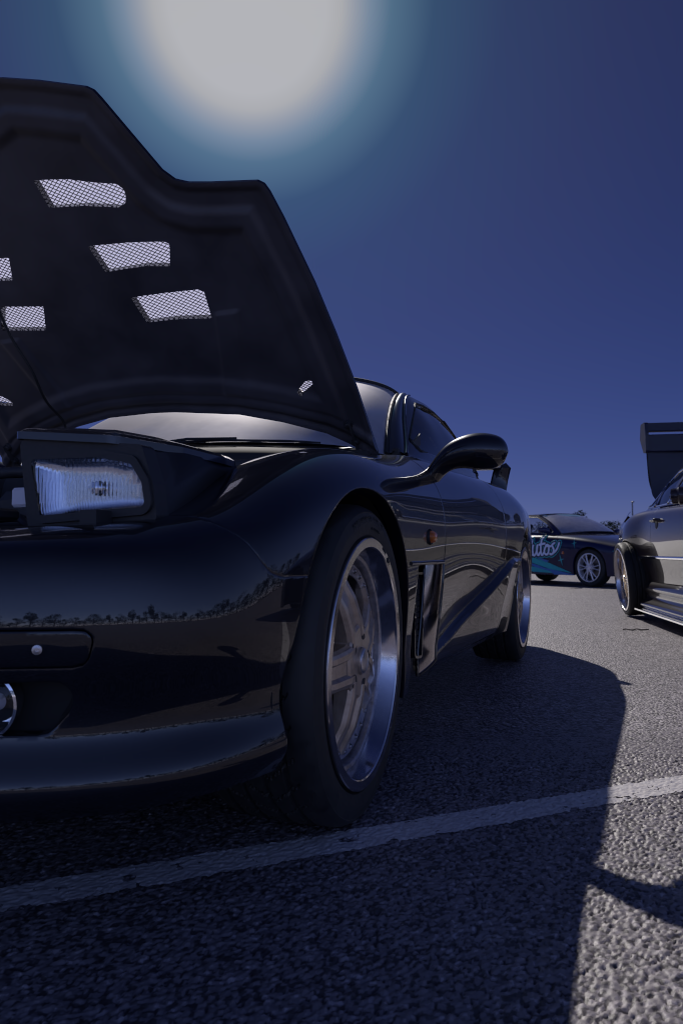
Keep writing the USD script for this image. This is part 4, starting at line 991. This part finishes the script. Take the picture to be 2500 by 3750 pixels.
nst(2.55, [.84, .85, .866, .862, .82, .69, .35, 0], [.19, .33, .54, .74, .85, .91, .935, .94])
nst(3.1, [.79, .82, .835, .83, .78, .64, .32, 0], [.22, .34, .54, .74, .855, .905, .93, .935])
nst(3.45, [.70, .74, .76, .76, .71, .57, .28, 0], [.28, .36, .54, .73, .84, .885, .905, .91])
nst(3.53, [.40, .42, .43, .43, .40, .32, .15, 0], [.32, .40, .55, .72, .80, .84, .86, .865])
nsk = build_car(nav, NS, 2.525, .345, .315,
    [(.74, .74, .865), (.745, 1.1, .882), (.745, 1.6, .895), (.73, 2.1, .905), (.68, 2.66, .92)], [(.715, .74, .885), (.625, 1.08, 1.115), (.555, 1.40, 1.245), (.545, 1.75, 1.262), (.565, 2.08, 1.20), (.64, 2.62, .95)], None,
    [(0, .44, .93), (.35, .50, .925), (.58, .62, .905), (.70, .73, .885)], [(0, 1.24, 1.275), (.3, 1.26, 1.27), (.46, 1.31, 1.257), (.54, 1.40, 1.245)], [(0, 2.0, 1.265), (.3, 1.99, 1.258), (.46, 1.98, 1.245), (.545, 1.96, 1.225)], [(0, 2.80, .95), (.35, 2.77, .948), (.55, 2.70, .945), (.63, 2.61, .945)],
    [[(.86, .91), (1.10, 1.075), (1.40, 1.205), (1.68, 1.222), (1.80, 1.215), (1.80, .925)], [(1.86, .93), (1.86, 1.205), (2.0, 1.175), (2.30, 1.03), (2.36, .955)]], navy_paint, satin_black)
cabin(nav, satin_black)
for fl, x in ((False, .86), (True, -.86)):
    spoked_wheel(nav, 'front_wheel', (x, 0, .315), 0, fl, 6, nav_silver, pair=.20)
    spoked_wheel(nav, 'rear_wheel', (x, 2.525, .315), 0, fl, 6, nav_silver, pair=.20)
for sg in (1, -1):
    g = (lambda m: m) if sg > 0 else mirror
    dm = obj('door_mirror', g(tube(spline([(.80, .90, .90), (.86, .90, .935), (.93, .91, .955), (1.0, .93, .955), (1.04, .94, .95)], 20), np.array([[.03, .02]] * 5 + [[.055, .055]] * 10 + [[.045, .045]] * 4 + [[.01, .01]]), 20)), navy_paint, nav)
    obj('side_marker', g(face_to(lathe([(0, .012), (.02, .008), (.028, 0), (.028, -.01)], 20), (body_x(nsk, .55, .56), .55, .56), (1, 0, 0))), amber, nav)
    obj('headlamp', g(TM(*grid_mesh(loft([[(.40, -.865, .60), (.60, -.82, .615), (.76, -.62, .64)], [(.40, -.90, .55), (.62, -.86, .56), (.785, -.65, .585)]], 6, 12)) )), clear_glass, nav)
    obj('door_handle', g(box(.02, .14, .03, (.862, 1.72, .79), .006)), navy_paint, nav)
    obj('wiper', g(tube([(.1, .50, .945), (.5, .62, .935)], .008, 6)), satin_black, nav)
    obj('tail_lamp', g(box(.30, .04, .12, (.50, 3.47, .76), .02)), red_plastic, nav)
obj('front_bumper_lip', TM(*grid_mesh(loft([[(x, -.86 + .12 * (x / .72) ** 2 * 2, .20) for x in np.linspace(-.72, .72, 9)], [(x, -.99 + .13 * (x / .72) ** 2 * 2, .18) for x in np.linspace(-.72, .72, 9)]], 4, 24))), matt_black, nav)
# vinyl graphics on its right flank (drawn seen from that side: text x runs forwards)
def flank_vinyl(m, s0, z0, sx=1.0, tilt=0.0, prd=.004, slant=0.0):
    m = m.copy(); v = m.vertices; c, s_ = math.cos(tilt), math.sin(tilt)
    X = (v[:, 0] + slant * v[:, 1]) * sx; a, b = X * c - v[:, 1] * s_, X * s_ + v[:, 1] * c
    S, Zz = s0 - a, z0 + b
    P = nsk.reshape(-1, 3); k = cKDTree(P[:, 1:3]); dx, ix = k.query(np.column_stack([S, Zz]), k=3); x = P[ix, 0].max(1)
    m.vertices = np.column_stack([-(x + prd + v[:, 2]), S, Zz]); m.faces = m.faces; return m
def text_shape(txt, h, bold=True): return meshkit.text_mesh(txt, h, .001, bold=bold)
def fine_(m, e=.03):
    v, f = trimesh.remesh.subdivide_to_size(m.vertices, m.faces, e); return TM(v, f)
import shapely.ops
def outline_of(m, r):
    tri = m.triangles[:, :, :2]; keep_ = np.abs(m.face_normals[:, 2]) > .9
    g = shapely.union_all([Polygon(t_).buffer(1e-5) for t_ in tri[keep_] if Polygon(t_).area > 1e-9]); return g.buffer(r)
SCRIPT = [[(0, -.01), (.05, .11), (.085, .2), (.105, .2), (.10, .08), (.115, .0), (.13, .01)], [(.03, .065), (.08, .085), (.14, .08)],
    [(.15, .125), (.143, .04), (.165, .0), (.20, .03), (.218, .125), (.216, .04), (.236, .0), (.262, .03)], [(.298, .205), (.282, .04), (.300, .0), (.330, .025)], [(.248, .130), (.338, .140)],
    [(.385, .122), (.345, .07), (.352, .012), (.388, .004), (.415, .055), (.40, .115), (.375, .12), (.44, .10)], [(.50, .135), (.465, .105), (.495, .06), (.48, .01), (.435, .008)], [(.48, .012), (.54, .05), (.575, .13)]]
def script_shape(r): return shapely.union_all([LineString(spline(q, 24) if len(q) > 2 else q).buffer(r) for q in [[(x * 1.42, y * 1.42) for x, y in q] for q in SCRIPT]])
def outline_of(m, r): return m.buffer(r)
T0 = script_shape(.0185)
sl, tl = .12, .05
for r_, mt, pr in ((.040, teal, .003), (.026, simple('navy_vinyl', (.006, .008, .03), .4), .005)):
    obj('lettering_outline', flank_vinyl(fine_(extrude(outline_of(T0, r_).simplify(.004), .0008)), 1.46, .50, 1.0, tl, pr, sl), mt, nav, smooth=False)
obj('autos_lettering', flank_vinyl(fine_(extrude(outline_of(T0, .001).simplify(.002), .0008)), 1.46, .50, 1.0, tl, .0075, sl), light_vinyl, nav, smooth=False)
for (s, z, r) in ((.30, .72, .075), (-.53, .595, .085), (.60, .44, .10)):
    obj('star_decal', flank_vinyl(fine_(extrude(star(r), .0008)), s, z, 1, .25, .004), teal, nav, smooth=False)
for k, (q, mt) in enumerate([([(0, .06), (.5, -.05), (1.12, -.25), (.62, -.19), (.2, -.08)], teal), ([(0, -.05), (.35, -.13), (.7, -.225), (.35, -.2)], blue_vinyl), ([(-.1, -.10), (.4, -.19), (.82, -.265), (.2, -.245)], teal), ([(.3, .02), (.62, -.05), (.55, -.075)], blue_vinyl), ([(.55, -.18), (1.18, -.28), (.72, -.285)], blue_vinyl)]):
    obj('wave_decal', flank_vinyl(fine_(extrude(Polygon(q).buffer(.002), .0008)), 1.50, .47, 1, 0, .004 + .0006 * k), mt, nav, smooth=False)
sb = loft([np.array([(x, 1.09 + .12 * abs(x / .5) ** 2.2, 1.228 - .022 * abs(x / .5) ** 2) for x in np.linspace(-.52, .52, 9)]), np.array([(x, 1.20 + .13 * abs(x / .5) ** 2.2, 1.274 - .022 * abs(x / .5) ** 2) for x in np.linspace(-.52, .52, 9)])], 4, 30)
obj('screen_banner', TM(*grid_mesh(sb)), simple('banner_vinyl', (.16, .30, .46), .4), nav)

# bronze saloon on the right, boot lid raised
bro = thing('bronze_saloon', 'dark bronze lowered saloon with its spoilered boot lid raised at the right edge', 'car', (2.935, 3.746, 0), -9.8)
BS = []
LOW = .94
def bst(s, T, Zs): BS.append([(q, s, z * LOW) for q, z in zip(T, Zs)])
def dn(c): return [(x, s, z * LOW) for x, s, z in c]
bst(-.90, [.35, .4, .42, .40, .3, .2, .1, 0], [.16, .30, .46, .60, .66, .68, .69, .69])
bst(-.84, [.62, .68, .70, .66, .54, .36, .18, 0], [.14, .30, .48, .62, .69, .71, .72, .72])
bst(-.55, [.80, .83, .845, .82, .72, .54, .26, 0], [.14, .30, .50, .66, .74, .78, .80, .80])
bst(.0, [.85, .875, .89, .875, .80, .65, .32, 0], [.14, .30, .53, .72, .80, .85, .88, .885])
bst(.7, [.86, .835, .86, .865, .83, .70, .35, 0], [.14, .30, .54, .76, .87, .92, .94, .945])
bst(1.4, [.87, .83, .86, .87, .84, .73, .35, 0], [.14, .30, .54, .78, .90, .95, .96, .96])
bst(1.95, [.87, .835, .862, .872, .845, .73, .35, 0], [.14, .30, .54, .79, .91, .965, .97, .97])
bst(2.25, [.86, .845, .872, .885, .852, .73, .35, 0], [.16, .31, .55, .79, .915, .97, .98, .98])
bst(2.6, [.88, .895, .925, .945, .885, .73, .35, 0], [.18, .32, .56, .76, .91, .97, .985, .985])
bst(3.0, [.85, .87, .895, .905, .85, .69, .34, 0], [.22, .34, .56, .76, .90, .965, .985, .985])
bst(3.35, [.74, .77, .79, .79, .75, .62, .3, 0], [.26, .38, .56, .76, .89, .945, .965, .97])
bst(3.42, [.40, .44, .46, .46, .42, .35, .2, 0], [.30, .40, .56, .74, .86, .91, .93, .935])
brz = paint('bronze_paint', (.016, .010, .011), dust=.010, metallic=.0, rough=.3, coat_ior=1.5)
bsk = build_car(bro, BS, 2.60, .335, .322,
    *[dn(c) if c else c for c in ([(.745, .72, .93), (.755, 1.1, .945), (.755, 1.7, .965), (.745, 2.3, .975), (.69, 3.02, .985)], [(.715, .72, .945), (.62, 1.05, 1.17), (.56, 1.35, 1.315), (.55, 1.75, 1.345), (.56, 2.25, 1.30), (.60, 2.62, 1.155), (.66, 3.0, .99)], None,
    [(0, .42, .965), (.35, .47, .96), (.58, .60, .952), (.70, .71, .945)], [(0, 1.20, 1.345), (.3, 1.22, 1.34), (.46, 1.27, 1.327), (.545, 1.34, 1.312)], [(0, 2.30, 1.325), (.3, 2.28, 1.32), (.46, 2.24, 1.31), (.55, 2.20, 1.305)], [(0, 2.98, 1.0), (.35, 2.97, .998), (.55, 2.96, .995), (.64, 2.95, .99)])],
    [[(s_, z_ * LOW) for s_, z_ in q_] for q_ in [[(.86, .965), (1.08, 1.13), (1.36, 1.268), (1.65, 1.30), (1.78, 1.302), (1.84, .985)], [(1.92, .985), (1.86, 1.302), (2.0, 1.300), (2.22, 1.275), (2.38, 1.215), (2.32, .99)], [(2.40, .993), (2.46, 1.18), (2.58, 1.125), (2.83, 1.005)]]], brz, chrome, door_s=(.70, 1.97))
cabin(bro, satin_black)
gold = noisy('gold_spokes', (.78, .60, .38), (.90, .76, .55), 40, rough=.16, metallic=1.0)
TYRE3 = tyre_mesh(.316, .268, .225, 160, True)
for fl, x in ((False, .905), (True, -.905)):
    for nm, s in (('front_wheel', 0.0), ('rear_wheel', 2.60)):
        w = spoked_wheel(bro, nm, (x + (.075 if x > 0 else -.075) if s else x * .99, s, .318), 6 if s else 3, fl, 20, gold, dish=.055, lipmat=alu, hw=.006, rb=.268, ty=TYRE3, back=alu)
for sg in (1, -1):
    g = (lambda m: m) if sg > 0 else mirror
    dm = obj('door_mirror', g(tube(spline([(.80, .86, .875), (.84, .86, .885), (.89, .87, .905), (.95, .885, .908), (.985, .90, .905)], 20), np.array([[.035, .02]] * 5 + [[.065, .06]] * 10 + [[.05, .05]] * 4 + [[.012, .012]]), 20)), brz, bro)
    obj('indicator_lens', g(blob([(((.925, .835, .900), .020), ((.985, .878, .900), .014))], .008, 2)), clear_glass, dm)
    obj('indicator_reflector', g(blob([(((.928, .842, .900), .014), ((.978, .882, .900), .010))], .008, 2)), chrome, dm)
    dh = obj('door_handle', g(tube(spline([(body_x(bsk, 1.70, .78) - .005, 1.70, .788), (body_x(bsk, 1.70, .78) + .022, 1.71, .792), (body_x(bsk, 1.78, .78) + .026, 1.79, .792), (body_x(bsk, 1.85, .78) + .02, 1.86, .792), (body_x(bsk, 1.86, .78) - .005, 1.87, .788)], 20), .013, 10)), brz, bro)
    obj('handle_cup', g(face_to(lathe([(0, .004), (.035, .003), (.042, -.003)], 24), (body_x(bsk, 1.78, .77), 1.78, .765), (1, 0, .1))), satin_black, dh)
    obj('door_moulding', g(tube([(body_x(bsk, s, .50) + .004, s, .50 + .004 * s) for s in np.linspace(.74, 2.30, 14)], np.array([[.007, .012]] * 14), 8)), chrome, bro)
    obj('side_skirt', g(TM(*grid_mesh(loft([[(x_ + dx, s, z_) for s, dx in zip(np.linspace(.42, 2.2, 8), (0, .004, .006, .006, .006, .004, .002, 0))] for x_, z_ in ((.845, .315), (.868, .295), (.880, .255), (.862, .215), (.868, .185), (.905, .155), (.915, .135), (.905, .115), (.80, .11))], 40, 30)))), brz, bro)
    obj('skirt_blade', g(TM(*grid_mesh(loft([[(x_, s, z_) for s in np.linspace(.40, 2.25, 6)] for x_, z_ in ((.80, .092), (.945, .098), (.955, .092), (.945, .086), (.80, .084))], 16, 12)))), chrome, bro)
    obj('tail_lamp', g(TM(*grid_mesh(loft([[(.80, 3.02, .93), (.80, 3.15, .915), (.74, 3.33, .885), (.5, 3.405, .87)], [(.862, 3.02, .84), (.852, 3.15, .82), (.79, 3.345, .79), (.5, 3.42, .78)]], 8, 20)))), simple('smoked_lamp', (.02, .006, .01), .08), bro)
    obj('headlamp', g(TM(*grid_mesh(loft([[(.40, -.83, .70), (.60, -.74, .72), (.76, -.50, .75)], [(.42, -.86, .62), (.66, -.78, .63), (.83, -.52, .66)]], 6, 12)))), clear_glass, bro)
# raised lid: a dark panel rising from the hinge with a spoiler along its top
lid = obj('boot_lid', TM(*grid_mesh(loft([[(x, s - .03 * (x / .62) ** 2, z) for x in np.linspace(-w, w, 9)] for w, s, z in ((.56, 3.05, .90), (.56, 3.03, .985), (.61, 3.03, 1.06), (.625, 3.045, 1.17), (.635, 3.062, 1.28), (.638, 3.068, 1.32), (.64, 3.085, 1.44), (.64, 3.098, 1.53))], 60, 30))), lid_paint, bro)
obj('lid_inner', TM(*grid_mesh(loft([[(x, s, z) for x in np.linspace(-w, w, 9)] for w, s, z in ((.55, 3.07, 1.0), (.61, 3.10, 1.15), (.62, 3.15, 1.30), (.62, 3.20, 1.53))], 20, 12))), satin_black, lid)
for xx in (-.56, .56):
    obj('lid_crease', tube([(xx * .93, 3.018, 1.03), (xx * .98, 3.03, 1.16), (xx * 1.03, 3.062, 1.29), (xx * 1.06, 3.09, 1.44)], .005, 6), lid_paint, lid)
obj('lid_badge', tube(spline([(.02, 3.082, 1.44), (.03, 3.078, 1.36), (.10, 3.074, 1.345), (.2, 3.075, 1.37)], 14), .005, 6), chrome, lid)
def wingfoil(s0, z0, s1, z1, th, w=.63):
    d = np.array([s1 - s0, z1 - z0]); L = np.linalg.norm(d); d = d / L; nn = np.array([-d[1], d[0]])
    return TM(*grid_mesh(np.array([[(x, s0 + d[0] * L * c + nn[0] * th * q, z0 + d[1] * L * c + nn[1] * th * q) for c, q in ((0, 0), (.05, .6), (.3, 1), (.7, .6), (1, 0), (.7, -.25), (.3, -.3), (.05, -.4))] for x in np.linspace(-w, w, 12)]), closed_v=True))
sp2 = obj('boot_spoiler', box(1.27, .05, .165, (0, 3.07, 1.558), .008, (-.10, 0, 0)), lid_paint, bro)
obj('upper_blade', box(1.27, .04, .085, (0, 3.105, 1.712), .007, (-.16, 0, 0)), lid_paint, sp2)
for x in (-.645, .645):
    ep = round_poly([(3.02, 1.465), (3.12, 1.475), (3.26, 1.62), (3.22, 1.758), (3.06, 1.758), (3.03, 1.65)], .03)
    obj('end_plate', onto(extrude(ep, .03), (x - .015, 0, 0), (0, 1, 0), (0, 0, 1)), lid_paint, sp2)

# ------------------------------------------------------------------ trees and a lamp post beyond the car park
bark = noisy('bark', (.05, .04, .03), (.10, .08, .06), 6, rough=.9)
leaf = material('foliage', {'oi': ('object_info', {}), 'geo': ('geometry', {}), 'r': ('rgb_ramp', {'ramp': [(0, (.018, .032, .014)), (.6, (.035, .058, .022)), (1, (.06, .085, .03))]}),
    'd': ('diffuse_bsdf', {}), 't': ('translucent_bsdf', {}), 'm': ('mix_closure', {'fac': .3})},
    [('geo.random_per_island', 'r.fac'), ('r.color', 'd.color'), ('r.color', 't.color'), ('d.BSDF', 'm.closure1'), ('t.BSDF', 'm.closure2')], surface='m.closure')
def tree_meshes(seed, h, wdt):
    r = np.random.default_rng(seed)
    tr = [tube([(0, 0, 0), (.05, 0, h * .25), (.0, .05, h * .55), (.05, .0, h * .8)], [h * .032, h * .026, h * .018, h * .006], 8)]
    cl = []
    for k in range(16):
        a = r.uniform(0, 2 * math.pi); rr = wdt * .36 * math.sqrt(r.uniform(.05, 1)); z = h * r.uniform(.34, .90); rr *= 1.15 - .9 * abs(z / h - .55)
        c = np.array([rr * math.cos(a), rr * math.sin(a), z]); cl.append((c, wdt * r.uniform(.12, .2)))
        tr.append(tube([(0, 0, z * .6), tuple(c * .6 + np.array([0, 0, z * .3])), tuple(c)], [h * .01, h * .007, h * .003], 5))
    V, Fq = [], []
    for c, q in cl:
        n = 120; p = r.normal(size=(n, 3)); p /= np.linalg.norm(p, axis=1, keepdims=True); p = c + p * q * r.uniform(.45, 1.0, (n, 1)) * [1, 1, .8]
        for o in p:
            u = r.normal(size=3); u /= np.linalg.norm(u); w = np.cross(u, r.normal(size=3)); w /= np.linalg.norm(w); s = h * r.uniform(.012, .026)
            b0 = len(V); V += [o - u * s, o + w * s * .6, o + u * s, o - w * s * .6]; Fq += [(b0, b0 + 1, b0 + 2), (b0, b0 + 2, b0 + 3)]
    return cat_(tr), TM(V, Fq)
protos = []
for k, (h, wd) in enumerate(((6.2, 6.5), (7.8, 6.0), (5.6, 7.5))):
    c = UsdGeom.Xform.Define(stage, '/World/tree_kind_%s' % 'abc'[k]) if False else None
    protos.append(tree_meshes(30 + k, h, wd))
TREES = [(38.0, 121, 1, 1.0, 0, 'taller tree poking above the navy coupe roof'), (31.0, 124, 2, 1.05, 1, 'bushy tree seen through the navy coupe side window'), (42.6, 118, 0, .96, 2, 'low dark tree between the navy coupe and the bronze saloon'),
         (46.6, 124, 2, .98, 3, 'low rounded tree nearest the bronze saloon tail lamp')]
first = {}
for (x, y, k, s, rz, lab) in TREES:
    t = thing('tree', 'green ' + lab, 'tree', (x, y, 0), rz * 77)
    UsdGeom.Xformable(t).AddScaleOp().Set(Gf.Vec3f(s, s, s))
    obj('trunk', protos[k][0], bark, t); obj('crown', protos[k][1], leaf, t, smooth=False); first.setdefault(k, t)
ang = np.radians(np.concatenate([np.arange(30, 330, 3.6)]))
rr_ = np.random.default_rng(5)
for a in ang:                                                                  # the belt of trees round the car park, met only in reflections
    d = rr_.uniform(85, 130); k = int(rr_.integers(0, 3)); s = rr_.uniform(1.2, 2.3)
    x = UsdGeom.Xform.Define(stage, numbered('/World', 'tree')); x.GetPrim().GetReferences().AddInternalReference(first[k].GetPath()); x.GetPrim().SetInstanceable(True)
    x.ClearXformOpOrder() if False else None
    x.GetPrim().GetAttribute('xformOp:translate').Set(Gf.Vec3d(float(d * math.sin(a)), float(d * math.cos(a)), 0)); x.GetPrim().GetAttribute('xformOp:rotateZ').Set(float(rr_.uniform(0, 360))); x.GetPrim().GetAttribute('xformOp:scale').Set(Gf.Vec3f(float(s), float(s), float(s)))
    tag(x.GetPrim(), 'green tree of the distant belt all round the car park', 'tree', 'trees of the belt round the car park')
hv, hf = [], []
for a in np.radians(np.arange(22, 338, .032)):
    d = 104 + rr_.normal(0, 1.5); tall = 2.2 + 2.6 * meshkit.fbm(np.array([[a * 14, 0, 0]]), 4, 8)[0]
    c = np.array([d * math.sin(a), d * math.cos(a), rr_.uniform(.1, tall)]); u = rr_.normal(size=3); u /= np.linalg.norm(u); w = np.cross(u, rr_.normal(size=3)); w /= np.linalg.norm(w); q = rr_.uniform(.25, .6)
    b0 = len(hv); hv += [c - u * q, c + w * q * .7, c + u * q, c - w * q * .7]; hf += [(b0, b0 + 1, b0 + 2), (b0, b0 + 2, b0 + 3)]
obj('far_hedge', TM(hv, hf), leaf, None, smooth=False, label='dark green hedge belt running round the far edge of the car park', cat='hedge', kind='stuff')
post = thing('lamp_post', 'slim grey lamp post far beyond the bronze saloon', 'lamp post', (46.75, 120, 0))
obj('pole', tube([(0, 0, 0), (0, 0, 4), (0, 0, 8.9)], [.16, .13, .10], 10), simple('post_grey', (.12, .12, .13), .6), post)
obj('lamp_head', box(.3, .8, .16, (0, -.2, 8.95), .04), simple('post_head', (.15, .15, .16), .5), post)
